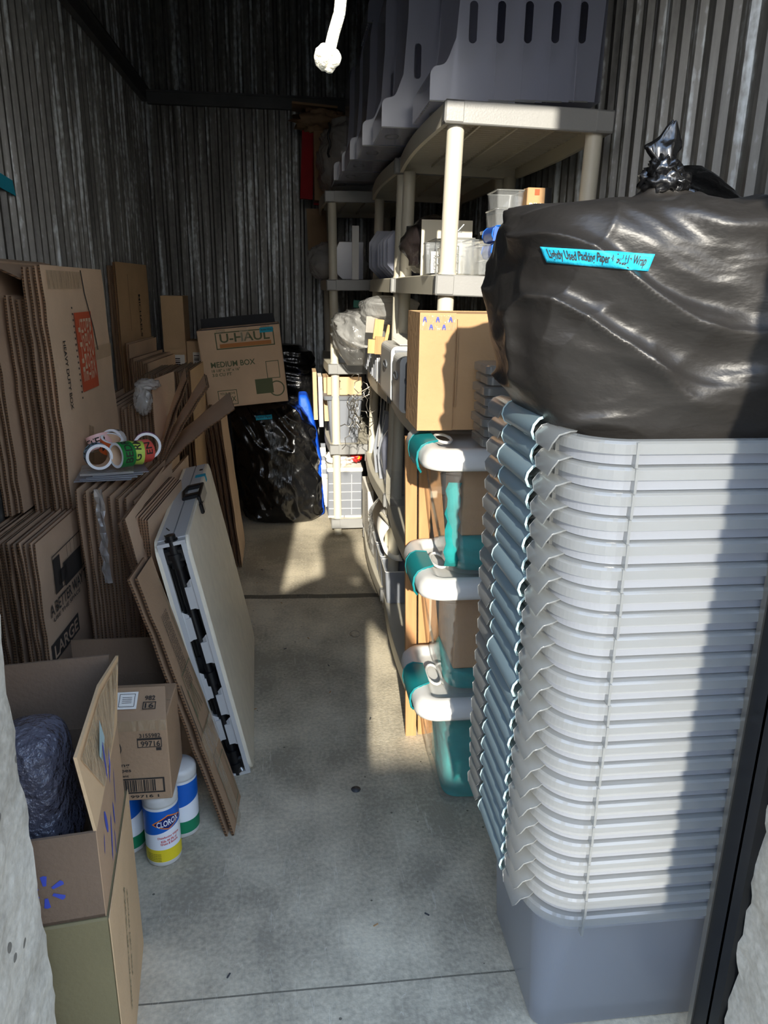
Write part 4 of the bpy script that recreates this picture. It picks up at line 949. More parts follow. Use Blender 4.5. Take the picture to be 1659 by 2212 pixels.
def flat_box(label, P0, d, w, n, L, H, m='card', seed=0, gap=.004, flap=.0, group=None, cat='flattened box', name='flattened_box', sheets=2, t=.004, bend=.008, top=None):
    r_ = random.Random(seed); b = MB(); ph = r_.random()*6
    for k in range(sheets):
        bb_ = bend*(r_.random()-.3)
        def off(s, q, k=k, bb_=bb_):
            o = k*(t+gap)+bb_*math.sin(PI*q)*(1-s*.6)+.0012*math.sin(q*21+ph+k)
            if flap and q > 1-flap: o += (q-(1-flap))*.02*(1 if k else -1)
            if flap and q < flap: o += (flap-q)*.02*(1 if k else -1)
            return o
        sheet(b, Vector(P0)+Vector(n)*0, d, w, n, L*(1-.02*r_.random()), H*(1-.01*r_.random()), t, 5, 14, off, top=top)
    o = b.build(name, [M[m], M['edge']]); tag(o, label, cat, group); origin_to_base(o); return o
def lab(n):
    base = ['outermost', 'second', 'third', 'fourth', 'fifth', 'sixth', 'seventh', 'eighth', 'ninth', 'tenth', 'eleventh', 'twelfth', 'thirteenth', 'fourteenth']
    return [base[n-1-i] for i in range(n)]
def ink_on(parent, b, mats=None, name='printing'):
    inv = WM[parent.name]; o = b.build(name, mats or M['ink'], parent); return o

# lower-left bundle: large boxes
N1 = 9; L1 = lab(N1)
for i in range(N1):
    x = -.875+i*.0235; y0 = 2.02-.02*i+.004*math.sin(i*5)
    H = .70+.045*(i/8)+.006*math.sin(i*3.1)
    o = flat_box('%s flattened box, counting from the aisle, of the lower-left bundle' % L1[i] if i < N1-1 else 'flattened box printed A BETTER WAY TO and LARGE, aisle side of the lower-left bundle', (x, y0, .012), (0.04, 1, 0), (-.01 if i < 8 else 0, 0, 1), (1, 0, 0), .42, H, 'card3', 10+i, .0045, .10, 'lower-left bundle of flattened boxes', bend=.010)
    lastG1 = o; gx, gy = x, y0
o = lastG1
b = MB(); fx = gx+.0145
ux = Vector((.04, 1, 0)); uz = Vector((0, 0, 1))
def onface(dy, z, lift=.004): return (gx+.0145+.04*dy+lift, gy+dy, z)
put_text(b, 'A BETTER WAY TO', onface(.20, .545), ux, uz, width=.33, height=.034, lift=0); put_text(b, 'USE THE SPACE', onface(.16, .515), ux, uz, width=.22, height=.012, lift=0)
put_frame(b, onface(.22, .63), ux, uz, .27, .11, .003, 0); put_rect(b, onface(.115, .625), ux, uz, .05, .10, 0); put_rect(b, onface(.235, .605), ux, uz, .15, .07, 0)
put_rect(b, onface(.15, .61), ux, uz, .07, .04, 0)
for k in range(4): put_rect(b, onface(.20+k*.03, .665), ux, uz, .002, .04, 0)
put_rect(b, onface(.12, .43), ux, uz, .22, .055, 0); b.build('printing', M['ink'], o)
b = MB(); put_text(b, 'LARGE', onface(.12, .43, .0055), ux, uz, width=.19, height=.038, lift=0); b.build('reversed_lettering', M['card3'], o)

# supporting bundle behind it, under the tall boxes
for i in range(8):
    flat_box('%s flattened box, counting from the aisle, of the bundle hidden under the tall boxes' % lab(8)[i], (-.872+i*.026, 2.44, .012), (0, 1, 0), (0, 0, 1), (1, 0, 0), .42, .688, 'card3', 30+i, .005, .1, 'bundle under the tall boxes', bend=.006)
# tall boxes leaning on the left wall
tall = [(-.868, 2.20, .725, 1.455, .62), (-.835, 2.20, .735, 1.455, .60), (-.795, 2.24, .725, 1.36, .50), (-.762, 2.235, .72, 1.35, .52), (-.722, 2.19, .725, 1.435, .58), (-.690, 2.185, .725, 1.44, .60)]
tl = lab(6)
for i, (x, y, z0, z1, L) in enumerate(tall):
    o = flat_box(('%s tall flattened box, counting from the aisle, leaning against the left wall' % tl[i]) if i < 5 else 'tall flattened box with orange square logo and tape, leaning against the left wall', (x, y, z0), (.03, 1, 0), (-.02, 0, 1), (1, 0, 0), L, z1-z0, 'card' if i == 5 else 'card3', 50+i, .009, 0, 'tall flattened boxes on the left wall', bend=.006, t=.0055)
o = WMo = o
tx, ty = -.690+.023, 2.185
def onT(dy, z, lift=.003): return (tx+.03*dy-.02*(z-.725)+lift, ty+dy, z)
ux = Vector((.03, 1, 0)); uz = Vector((-.02, 0, 1))
b = MB(); put_rect(b, onT(.305, 1.185), ux, uz, .17, .24, 0); b.build('orange_logo', M['inko'], o)
b = MB()
for k in range(5): put_text(b, ['THE', 'HOME', 'DEPOT', 'BOXES', ''][k] or 'BOX', onT(.25+.028*k, 1.19, .0042), -uz, ux, width=.19, height=.022, lift=0)
b.build('logo_lettering', M['card'], o)
b = MB(); put_text(b, 'HEAVY DUTY BOX', onT(.10, 1.13), -uz, ux, width=.20, height=.024, lift=0)
for k in range(16): put_rect(b, onT(.205, 1.32-k*.018), ux, uz, .010, .006, 0)
b.tube([onT(.33, 1.43, .004), onT(.345, 1.36, .004), onT(.40, 1.25, .004), onT(.42, 1.18, .004)], .0018, 5); b.build('printing', M['ink'], o)
for a_, u1, u2, w1, h1 in ((onT(.17, 1.40, .0045), ux, uz, .30, .05), (onT(.48, 1.17, .0045), ux, uz+ux*.25, .20, .045), (onT(.22, .87, .0045), uz+ux*.4, -ux+uz*.3, .18, .05)):
    b = MB(); put_rect(b, a_, u1, u2, w1, h1, 0); b.build('tape_strip', M['packtape'], o)
b = MB(); sheet(b, (-.86, 2.20, 1.452), (0.02, 1, 0), (.9, 0, -.42), (.42, 0, .9), .55, .13, .005, 4, 4); q = b.build('flattened_box', [M['card3'], M['edge']]); tag(q, 'loose cardboard flap folded over the top of the tall boxes on the left wall', 'flattened box'); origin_to_base(q)

# bundle with the tape rolls on it
N2 = 7; L2 = lab(N2)
for i in range(N2):
    x = -.625+i*.0215
    o = flat_box('%s flattened box, counting from the aisle, of the bundle under the tape rolls' % L2[i], (x, 2.10+.003*i, .01), (.06, 1, 0), (-.02*0, 0, 1), (1, 0, 0), .50, .822-.006*i+.004*math.sin(i*4), 'card3' if i < 6 else 'card', 70+i, .0045, .42, 'bundle of flattened boxes under the tape rolls', bend=.009)
b = MB(); rw = random.Random(3)
b.loft([[(-.575+.022*s+rw.uniform(-.004, .004), 2.088+rw.uniform(-.008, .006), .835-.022*j) for s in (0, .35, .7, 1)] for j in range(14)], closed=False)
q = b.build('torn_tape', M['cellophane']); tag(q, 'crumpled clear tape hanging down the ends of the bundle under the tape rolls', 'tape'); origin_to_base(q)
for i in range(3):
    o = flat_box('%s of the three lower flattened boxes on the aisle side of the tape-roll bundle' % ['innermost', 'middle', 'outermost'][i], (-.462+.015*i, 2.02, .01), (.06, 1, 0), (0, 0, 1), (1, 0, 0), .46, .765-.004*i, 'card', 90+i, .003, 0, 'three lower flattened boxes', bend=.004)
b = MB(); 
put_text(b, 'RESUMAX', (-.415+.06*.12, 2.13, .70), Vector((.06, 1, 0)), (0, 0, 1), width=.10, height=.02, lift=.006); put_rect(b, (-.415+.06*.12, 2.15, .665), Vector((.06, 1, 0)), (0, 0, 1), .06, .03, .006); b.build('green_printing', M['inkg'], o)
q = flat_box('brown flattened box wedged between the lower-left bundle and the tape-roll bundle', (-.665, 2.30, .02), (.1, 1, 0), (-.12, 0, 1), (1, 0, 0), .25, .70, 'card', 99, .003, 0, bend=.003, sheets=1)

# background bundle between the tape rolls and the rear group
N3 = 10; L3 = lab(N3)
for i in range(N3):
    x = -.765+i*.0235
    flat_box('%s flattened box, counting from the aisle, of the bundle beyond the tape rolls' % L3[i], (x, 2.74+.01*i, .01), (.02, 1, 0), (0, 0, 1), (1, 0, 0), .44, .965-.002*i+.006*math.sin(i*2.2), 'card3', 110+i, .0045, 0, 'bundle of flattened boxes beyond the tape rolls', bend=.008)
flat_box('single upright box panel with shrink wrap, rising above the bundle beyond the tape rolls', (-.535, 2.80, .02), (.12, 1, 0), (.0, 0, 1), (1, 0, 0), .30, 1.04, 'card', 125, .003, 0, sheets=1)
t = thing('shrink_wrap', 'torn clear shrink wrap bunched on the bundle beyond the tape rolls', 'plastic wrap', (-.58, 2.80, .93)); b = MB(); b.loft(crumple((-.565, 2.79, .985), .03, .025, .05, 131, amp=.45), sm=True); b.loft(crumple((-.545, 2.80, 1.04), .04, .025, .02, 132, amp=.45), sm=True); b.build('film', M['cellophane'], t)
N4 = 9; L4 = lab(N4)
for i in range(N4):
    x = -.665+i*.0235
    flat_box('%s flattened box, counting from the aisle, of the far bundle behind the splayed flaps' % L4[i], (x, 3.30+.005*i, .01), (.02, 1, 0), (0, 0, 1), (1, 0, 0), .42, 1.01+.002*i, 'card3' if i < 8 else 'card2', 140+i, .0045, 0, 'far bundle of flattened boxes behind the splayed flaps', bend=.006)
# splayed flaps
spl = [((-.505, 2.72, .76), (.11, .08, .30), .33, .22, 'card'), ((-.495, 2.70, .755), (.18, .05, .29), .34, .20, 'card'), ((-.485, 2.66, .75), (.25, .02, .205), .34, .26, 'card3')]
fl = ['steepest', 'middle', 'widest opened, brown']
for i, (P, w_, H, L, m_) in enumerate(spl):
    flat_box('%s of the three splayed box flaps fanning above the folding table' % fl[i], P, (-.15, 1, .1), w_, Vector(w_).cross(Vector((-.15, 1, .1))).normalized(), L, H, m_, 160+i, .003, 0, 'splayed box flaps', sheets=1 if i == 2 else 2, bend=.02)
q = flat_box('upright open carton side with sketchy green print, below the splayed flaps', (-.46, 2.62, .05), (.05, 1, 0), (0, 0, 1), (1, 0, 0), .30, .70, 'card', 170, .003, 0, sheets=2)
b = MB()
for k in range(9): put_rect(b, (-.449+.005+.05*(.05+k*.018), 2.67+k*.018, .66+.01*math.sin(k*2)), Vector((.05, 1, 0)), Vector((0, math.sin(k), 1)), .002, .13, .008)
b.build('green_printing', M['inkg'], q)
# bundle of tall flattened boxes leaning by the far black bag
N5 = 9; L5 = lab(N5)
for i in range(N5):
    xb = -.50+i*.0235; H = .80-.004*i
    flat_box('%s flattened box, counting from the aisle, of the bundle beside the far black bag' % L5[i], (xb, 3.66-.008*i, .006), (-.02, 1, 0), (-.10-.01*(8-i)*.2, .06, 1), (1, 0, .1), .38, H, 'card3' if i < 8 else 'card', 180+i, .0045, 0, 'leaning bundle beside the far black bag', bend=.008)
# rear group: tall panels on the back left corner
q = flat_box('tall flattened carton with faint lettering in the far left corner', (-.875, 3.86, .02), (.06, 1, 0), (0, 0, 1), (1, 0, 0), .60, 1.475, 'card2', 200, .006, 0, bend=.0)
b = MB(); put_text(b, 'MICHAELS', (-.875+.0145+.06*.38, 4.24, 1.23), (0, 0, -1), (.06, 1, 0), width=.22, height=.035, lift=.004)
put_rect(b, (-.861+.06*.18, 4.04, 1.3), Vector((.06, 1, 0)), (0, 0, 1), .004, .28, .006); b.build('printing', M['ink'], q)
for i in range(2): flat_box(['darker', 'hidden'][i]+' flattened carton behind the tall one in the far left corner', (-.897+.01*i, 3.84+.02*i, .02), (.0, 1, 0), (0, 0, 1), (1, 0, 0), .55, 1.46-.02*i, 'card3', 203+i, .002, 0, bend=.0, sheets=1)
flat_box('brown carton lying upright with split flaps under the tall one in the far left corner', (-.830, 3.80, .02), (.06, 1, 0), (0, 0, 1), (1, 0, 0), .56, 1.10, 'card', 205, .006, .08, bend=.0)
for i in range(4): flat_box('%s of four mid-height flattened boxes before the far left corner' % ['wall-side', 'second', 'third', 'aisle-side'][i], (-.80+.027*i, 3.74-.03*i, .02), (.08, 1, 0), (0, 0, 1), (1, 0, 0), .56, 1.03-.005*i, 'card', 210+i, .006, 0, 'mid-height flattened boxes', bend=.0)
t, T, hx, hy = solid_box('tall_carton', 'tall slim golden carton with white barcode sticker by the back wall', -.79, -.66, 4.62, 4.84, 0, 1.33, 'card2')
b = MB(); b.T = T; put_rect(b, (.02, -hy, .93), (1, 0, 0), (0, 0, 1), .07, .12); b.build('sticker', M['whitep'], t)
b = MB(); b.T = T
for k in range(8): put_rect(b, (.01, -hy, .89+k*.011), (1, 0, 0), (0, 0, 1), .035, .004+.002*(k % 3), .002)
b.build('barcode', M['ink'], t)
t, T, hx, hy = solid_box('tall_carton', 'shorter golden carton with white barcode sticker right of the tall slim one', -.655, -.555, 4.62, 4.84, 0, 1.07, 'card2')
b = MB(); b.T = T; put_rect(b, (.012, -hy, .95), (1, 0, 0), (0, 0, 1), .055, .11); b.build('sticker', M['whitep'], t)
b = MB(); b.T = T
for k in range(8): put_rect(b, (.005, -hy, .915+k*.010), (1, 0, 0), (0, 0, 1), .03, .003+.002*(k % 3), .002)
b.build('barcode', M['ink'], t)
t, T, hx, hy = solid_box('dark_box', 'low dark box by the back wall between the golden cartons and the printed box', -.545, -.42, 4.85, 5.0, 0, .96, 'darkgrey')

# far black bag with the printed moving box on top
far = thing('rubbish_bag', 'shiny black bag on the floor, small blue tape label, under the printed moving box', 'bag', (-.13, 4.56, 0))
rows = [(.002, -.10, 4.56, .19, .20), (.03, -.10, 4.56, .225, .24), (.2, -.11, 4.56, .235, .25), (.45, -.13, 4.56, .235, .24), (.62, -.16, 4.56, .225, .22), (.70, -.18, 4.56, .19, .17), (.725, -.20, 4.56, .14, .12)]
bm2 = bag_mesh(rows, 180, 120, 201, .020, 1.1, (3, 3, 12)); bm2.build('bag_body', M['bag2'], far); bv2_ = BVHTree.FromPolygons(bm2.v, bm2.f)
a0, a1, a2, a3 = onY(553, 908, 4.32), onY(588, 905, 4.32), onY(552, 898, 4.32), onY(587, 895, 4.32)
tape_strip(lambda u_, v_: (a0*(1-u_)+a1*u_)*(1-v_)+(a2*(1-u_)+a3*u_)*v_, 8, 2, bv2_, (0, 1, 0), far, 'Packing Paper')
t = thing('rubbish_bag', 'black bag behind the printed moving box, upper right of it', 'bag', (-.02, 4.92, 0))
rows = [(.002, -.02, 4.94, .10, .12), (.4, -.02, 4.95, .13, .14), (.80, -.03, 4.95, .14, .15), (.95, -.04, 4.95, .13, .14), (1.03, -.04, 4.95, .06, .08)]
bag_mesh(rows, 100, 80, 211, .018, .1, (3, 3, 12)).build('bag_body', M['bag2'], t)
tilt = math.radians(5.5)
t = thing('moving_box', 'printed medium moving box with open dark flap, tilted on top of the far black bag', 'box', (-.29, 4.50, .728), (0, -tilt, .04)); T = WM[t.name]
b = MB(); b.T = T; hx, hy, h = .232, .15, .44
b.bb(-hx, hx, -hy, -hy+.005, 0, h); b.bb(-hx, hx, hy-.005, hy, 0, h); b.bb(-hx, -hx+.005, -hy, hy, 0, h); b.bb(hx-.005, hx, -hy, hy, 0, h); b.bb(-hx, hx, -hy, hy, 0, .005); b.build('box_body', M['card'], t)
b = MB(); b.T = T; b.slab([(-hx+.005, hy-.02, h), (hx-.02, hy-.02, h), (hx-.025, hy-.04, h+.055), (-hx+.01, hy-.04, h+.055)], (0, .005, 0)); b.bb(-hx+.006, hx-.006, -hy+.01, hy-.02, h-.012, h-.008); b.build('open_flap', M['darkgrey'], t)
fy = -hy
b = MB(); b.T = T; X = (1, 0, 0); Z = (0, 0, 1)
put_frame(b, (.03, fy, .375), X, Z, .33, .095, .006); put_text(b, 'U-HAUL', (.03, fy, .388), X, Z, width=.28, height=.050)
put_text(b, 'MEDIUM BOX', (-.055, fy, .245), X, Z, width=.25, height=.032); put_text(b, '18 1/8" x 18" x 16"', (-.10, fy, .212), X, Z, width=.16, height=.016); put_text(b, '3.0 CU FT', (-.125, fy, .188), X, Z, width=.11, height=.018)
put_frame(b, (-.11, fy, .055), X, Z, .11, .085, .004); put_text(b, 'YOUR MOVE', (-.11, fy, .078), X, Z, width=.085, height=.014); put_text(b, 'YOX', (-.10, fy, .045), X, Z, width=.07, height=.03)
put_rect(b, (.105, fy, .10), X, Z, .10, .085); put_frame(b, (.165, fy, .19), X, Z, .075, .10, .004)
b.loft([[(.175+.045*math.cos(2*PI*k/20), fy-.0015, .08+.045*math.sin(2*PI*k/20)) for k in range(20)], [(.175+.038*math.cos(2*PI*k/20), fy-.0015, .08+.038*math.sin(2*PI*k/20)) for k in range(20)]])
b.build('green_printing', M['inkg'], t)
b = MB(); b.T = T; put_rect(b, (.03, fy, .346), X, Z, .29, .022, .0015); b.build('orange_printing', M['inkor'], t)
for x in (-.10, .03, .15):
    b = MB(); b.T = T; put_rect(b, (x, fy, h-(.012 if x != .03 else .04)), X, Z, .05, .02 if x != .03 else .078, .002); b.build('tape_strip', M['packtape'], t)
b = MB(); b.T = T; put_rect(b, (.155, fy, .415), X, (0.08, 0, 1), .075, .028, .0035); b.build('blue_tape_label', M['btape'], t)
b = MB(); b.T = T; put_text(b, 'Bubble Wrap', (.155, fy, .415), X, (0.08, 0, 1), width=.062, lift=.0042); b.build('handwriting', M['ink'], t)

# ------------------------------------------------------------------ rolls of printed tape and a wad of film on the bundle
sm = thing('film_packet', 'flat clear packets with white edges lying under the tape rolls', 'packet', (-.56, 2.33, .834))
b = MB(); R_ = Matrix.Rotation(.12, 3, 'Z')
for k in range(4): b.box((-.58+.01*k, 2.24+.012*k, .838+k*.0035), (.16, .14, .0025), Matrix.Rotation(.12+.07*k, 3, 'Z'))
b.build('sheets', M['frost'], sm)
b = MB(); b.box((-.575, 2.25, .854), (.15, .12, .006), Matrix.Rotation(.2, 3, 'Z')); b.build('clear_wrap', M['cellophane'], sm)
def tape_roll(label, px, py, Y, axis, col, text, r_=.036, w_=.044, spin=0, tcol='ink'):
    c = onY(px, py, Y); t = thing('tape_roll', label, 'tape roll', c, (0, 0, 0), 'printed tape rolls'); a = Vector(axis).normalized()
    up = Vector((0, 0, 1)); e1 = a.cross(up).normalized(); e2 = e1.cross(a).normalized(); c = Vector(c)
    def ring(r, s, n=40): return [c+a*s+(e1*math.cos(2*PI*k/n)+e2*math.sin(2*PI*k/n))*r for k in range(n)]
    b = MB(); b.loft([ring(r_, -w_/2), ring(r_, w_/2)], sm=True); b.build('printed_face', mat('tape_'+text.lower().replace(' ', '_'), col, .4), t)
    b = MB(); b.loft([ring(r_, -w_/2), ring(r_-.008, -w_/2)]); b.loft([ring(r_-.008, w_/2), ring(r_, w_/2)]); b.build('rim', M['lwhite'], t)
    b = MB(); b.loft([ring(r_-.008, w_/2), ring(r_-.008, -w_/2)], sm=True); b.build('card_core', M['card'], t)
    vs, fs, w, h = text_geo(text); b = MB(); arc = w*(w_*.55/h)/r_
    b.add([c+a*(v[1]*w_*.55/h)+(e1*math.cos(spin-v[0]/w*arc)+e2*math.sin(spin-v[0]/w*arc))*(r_+.0008) for v in vs], fs); b.build('lettering', M[tcol], t)
tape_roll('pink and white tape roll lettered MASTER, at the left back of the cluster', 215, 955, 2.35, (-.35, .25, 1), (238, 196, 196), 'MASTER', spin=3.2)
tape_roll('light blue tape roll lettered BATH, front left of the cluster', 212, 985, 2.22, (.45, -1, .05), (120, 176, 214), 'BATH', .038, spin=.5)
tape_roll('dark green tape roll lettered BEDR, front middle of the cluster', 265, 982, 2.21, (-.75, -.75, .05), (36, 130, 60), 'BEDR', .038, spin=2.6)
tape_roll('yellow-green tape roll lettered G RM, right of the dark green roll', 290, 978, 2.26, (-.85, -.45, .1), (190, 214, 90), 'G RM', .036, spin=2.6)
tape_roll('red and coral tape roll, behind the yellow-green roll', 306, 975, 2.32, (-.6, -.8, .05), (226, 96, 84), 'EN', .036, spin=2.7)
tape_roll('purple tape roll, rightmost of the cluster', 318, 962, 2.36, (.2, -1, .1), (150, 88, 160), 'H P', .042, spin=3.9)
tape_roll('orange tape roll, in the middle of the cluster', 240, 960, 2.33, (.3, -.3, 1), (222, 104, 50), 'LIV', .034, spin=0)
tape_roll('white tape roll peeking out at the top middle of the cluster', 246, 950, 2.42, (-.1, -1, .2), (235, 235, 235), 'DEN', .034, spin=1.2)

# ------------------------------------------------------------------ leaning folded box in front of the table
d = Vector((.04, 1, 0)).normalized(); wv = Vector((-.215, .10, .70)).normalized(); nn = d.cross(wv).normalized()
if nn.x < 0: nn = -nn
q = flat_box('folded brown carton with fine print leaning in front of the folding table', Vector((-.185, 1.645, .004))-nn*.026, d, wv, nn, .155, .74, 'carddoor', 300, .012, .0, sheets=2, bend=.004, t=.006)
nx_ = nn*.0; b = MB(); face0 = Vector((-.185, 1.645, .004))
P = lambda s, h, l=.003: face0+d*s+wv*h+nn*l
for k in range(5): put_text(b, ['COLLAPSIBLE CARTON FOR HOUSEHOLD GOODS', 'DO NOT STORE IN DAMP AREAS OR SUN', 'CONTAINER NEVER TO EXCEED THE WEIGHT', 'FOLD THE FLAPS INWARD BEFORE SEALING', 'KEEP AWAY FROM OPEN FLAME'][k], P(.05+.012*k, .50), -wv, d, width=.21, height=.007, lift=0)
put_rect(b, P(.004, .355), wv, -d, .16, .004, 0); b.build('printing', M['ink'], q)
b = MB(); put_rect(b, P(.13, .58), wv, -d, .20, .003, 0); put_frame(b, P(.085, .36), wv, -d, .17, .10, .003, 0); put_frame(b, P(.085, .10), wv, -d, .14, .09, .003, 0)
for k in range(6): put_rect(b, P(.04+.012*k, .36), wv+d*.3*math.sin(k), -d, .08, .003, 0)
b.build('green_printing', M['inkg'], q)
b = MB(); put_rect(b, P(.077, .24, .004), wv, -d, .08, .15, 0); put_rect(b, P(.06, .08, .004), wv, -d, .25, .05, 0); b.build('tape_strip', M['packtape'], q)
flat_box('short brown flap standing between the wipes carton and the leaning folded carton', (-.335, 1.72, .13), (.1, 1, 0), (-.12, 0, 1), (1, 0, 0), .16, .27, 'carddoor', 303, .003, 0, sheets=1)
for i in range(3): flat_box('%s of three thin boards squeezed behind the folding table' % ['inner', 'middle', 'outer'][i], (-.335-.022*i, 1.92+.04*i, .01), (.0, 1, 0), (-.16, 0, 1), (1, 0, 0), .60, .80-.02*i, 'card', 310+i, .003, 0, 'thin boards behind the folding table', sheets=1, bend=.0)

# ------------------------------------------------------------------ folding table
t = thing('folding_table', 'white folding table folded in half and leaning on its long side, black carry handle up', 'folding table', (-.19, 2.35, 0))
A = Vector((-.150, 1.90, .004)); d = Vector((-.045, .905, 0)).normalized(); wv = Vector((-.150, .012, .745)).normalized(); nn = d.cross(wv).normalized()
if nn.x < 0: nn = -nn
Rt = Matrix((d, wv, nn)).transposed()          # local: x along the length, y up the side, z outward
def TT(): return Matrix.Translation(A) @ Rt.to_4x4()
LT, HT, TH = .915, .755, .046
for k, nm in ((0, 'outer'), (1, 'inner')):
    b = MB(); b.T = TT(); z1 = -k*TH; s = 1 if k == 0 else -1
    zo = 0 if k == 0 else -2*TH-.002
    o1, o2 = (zo-.010, zo) if k == 0 else (zo, zo+.010)
    r_ = .045
    f = lambda z, i=0: [(p[0], p[1], z) for p in rrect(i, LT-i, i, HT-i, r_, 0, 6)]
    b.cur = 0; b.loft([f(o1), f(o1+.002 if k else o1), f(o2-.003) if k == 0 else f(o2), f(o2, .003) if k == 0 else f(o2)], cap0=True, cap1=True)
    b.cur = 1
    lo, hi = (zo-TH+.002, zo-.009) if k == 0 else (zo+.009, zo+TH)
    b.bb(.03, LT-.03, HT-.018, HT-.001, lo, hi); b.bb(.03, LT-.03, .001, .018, lo, hi); b.bb(LT-.018, LT-.001, .03, HT-.03, lo, hi)
    # moulded rim of the open near end: narrow lip with stepped blocks
    b.bb(.001, .012, .012, HT-.012, *((zo-.022, zo-.009) if k == 0 else (zo+.009, zo+.022)))
    for y in ([.16, .33, .50, .60] if k == 0 else [.23, .42, .56]):
        lo2, hi2 = (zo-.046, zo-.010) if k == 0 else (zo+.010, zo+.042)
        yy = HT-y-(.02 if k else 0)
        b.loft([[(.004, yy-.052, lo2 if k else hi2), (.004, yy+.052, lo2 if k else hi2)], [(.006, yy-.048, (lo2+hi2)/2), (.006, yy+.040, (lo2+hi2)/2)], [(.018, yy-.045, hi2 if k else lo2), (.018, yy+.02, hi2 if k else lo2)], [(.08, yy-.045, hi2 if k else lo2), (.08, yy+.02, hi2 if k else lo2)]], closed=False)
        b.bb(.006, .07, yy-.045, yy+.02, min(lo2, hi2), max(lo2, hi2))
    b.bb(.001, .06, HT-.014, HT-.004, *((zo-TH, zo-.009) if k == 0 else (zo+.009, zo+TH))); b.bb(.001, .06, .004, .014, *((zo-TH, zo-.009) if k == 0 else (zo+.009, zo+TH)))
    b.build('tabletop_half', [M['tabletop'], M['tablegrey']], t)
mid = -TH-.001
b = MB(); b.T = TT(); b.tube([(.022, .02, mid), (.022, HT-.03, mid)], .0125, 14); b.tube([(.05, .05, mid+.016), (.05, HT-.09, mid+.016)], .0115, 12); b.tube([(.055, .05, mid-.018), (.055, HT-.09, mid-.018)], .0115, 12)
b.bb(.07, .075, .03, HT-.03, mid-.036, mid+.036); b.build('leg', M['blackp'], t)
for y, nm in ((HT-.045, 'top'), (.04, 'bottom'), (.33, 'mid')):
    b = MB(); b.T = TT(); 
    if nm == 'mid': b.tube([(.022, y-.02, mid), (.022, y+.02, mid)], .020, 16); b.bbox(.03, .06, y-.05, y+.06, mid-.03, mid+.03, .006)
    else:
        b.bbox(.004, .05, y-.022, y+.022, mid-.037, mid+.037, .006); b.tube([(.018, y-.035, mid), (.018, y+.045, mid)], .018, 16); b.tube([(.018, y-.008, mid), (.018, y+.006, mid)], .024, 16)
    b.build('leg_bracket', M['blackp'], t)
b = MB(); b.T = TT(); b.tube([(.018, HT-.01, mid), (.018, HT+.012, mid)], .014, 14); b.build('foot_cap', M['blackp'], t)
b = MB(); b.T = TT(); b.tube([(.012, .02, mid+.012), (.005, .012, mid+.016)], .012, 12); b.build('steel_foot', M['wire'], t)
b = MB(); b.T = TT()   # carry handle and latch on the upper long edge
b.bbox(.40, .43, HT-.004, HT+.012, mid+.002, .004, .003); b.bbox(.52, .545, HT-.004, HT+.012, mid+.002, .004, .003)
b.bbox(.37, .545, HT-.03, HT+.012, -.002, .010, .003); b.tube([(.54, HT+.006, mid+.004), (.47, HT+.008, mid-.006), (.40, HT+.004, mid)], .006, 8)
b.bbox(.355, .40, HT-.045, HT-.01, -.001, .012, .004); b.build('carry_handle', M['blackp'], t)
b = MB(); b.T = TT(); put_rect(b, (.70, HT, -.02), (0, 0, -1), (1, 0, 0), .026, .04, .002) if 0 else b.bb(.68, .715, HT, HT+.0015, -.034, -.002); b.bb(.68, .712, HT-.022, HT+.0015, -.001, .0015); b.build('blue_tape', M['btape'], t)
b = MB(); b.T = TT(); b.bb(.78, .80, HT, HT+.001, -.026, -.014); b.tube([(.10, HT+.001, -.06), (.13, HT+.001, -.072)], .0012, 5); b.tube([(.05, HT+.001, -.06), (.06, HT+.001, -.07)], .0012, 5); b.build('dark_marks', M['ink'], t)

# ------------------------------------------------------------------ open carton behind the wipes
t = thing('open_carton', 'open brown carton whose raised flap stands behind the wipes carton', 'box', (-.47, 1.86, 0)); b = MB()
b.bb(-.62, -.37, 1.88, 1.885, .30, .47); b.bb(-.60, -.36, 1.74, 1.745, 0, .355); b.bb(-.62, -.60, 1.74, 1.885, 0, .36); b.bb(-.365, -.36, 1.74, 1.885, 0, .355); b.bb(-.62, -.36, 1.88, 1.885, 0, .30)
b.build('carton_body', M['cardshade'], t)
b = MB(); b.slab([(-.60, 1.742, .352), (-.36, 1.742, .352), (-.37, 1.66, .372), (-.60, 1.66, .372)], (0, 0, .004)) if 0 else b.bb(-.60, -.365, 1.878, 1.880, .355, .365); b.build('crease', M['cardshade'], t)

# wipes carton on two canisters
t, T, hx, hy = solid_box('wipes_carton', 'brown carton of disinfecting wipes with bar code and shipping label, resting on canisters', -.50, -.318, 1.545, 1.71, .205, .425, 'carddoor', rz=0.0)
b = MB(); b.T = T; b.slab([(-hx, -hy+.001, .219), (hx, -hy+.001, .219), (hx-.012, -hy+.075, .262), (-hx, -hy+.075, .262)], (0, .004, .0)); b.build('raised_flap', M['carddoor'], t)
b = MB(); b.T = T
put_text(b, '3155982', (hx-.040, -hy, .178), X, Z, width=.048, height=.011); put_frame(b, (hx-.042, -hy, .157), X, Z, .056, .022, .002); put_text(b, '99716', (hx-.040, -hy, .156), X, Z, width=.044, height=.015); put_rect(b, (hx-.042, -hy, .1695), X, Z, .056, .004); put_rect(b, (hx-.022, -hy, .141), X, Z, .012, .008)
put_text(b, 'fecting', (hx-.120, -hy, .100), X, Z, width=.056, height=.013); put_text(b, 'Wipes', (hx-.112, -hy, .085), X, Z, width=.045, height=.013); put_text(b, 'lemon scent', (hx-.125, -hy, .071), X, Z, width=.058, height=.007)
put_frame(b, (hx-.090, -hy, .042), X, Z, .150, .042, .004)
rw = random.Random(9); x = hx-.150
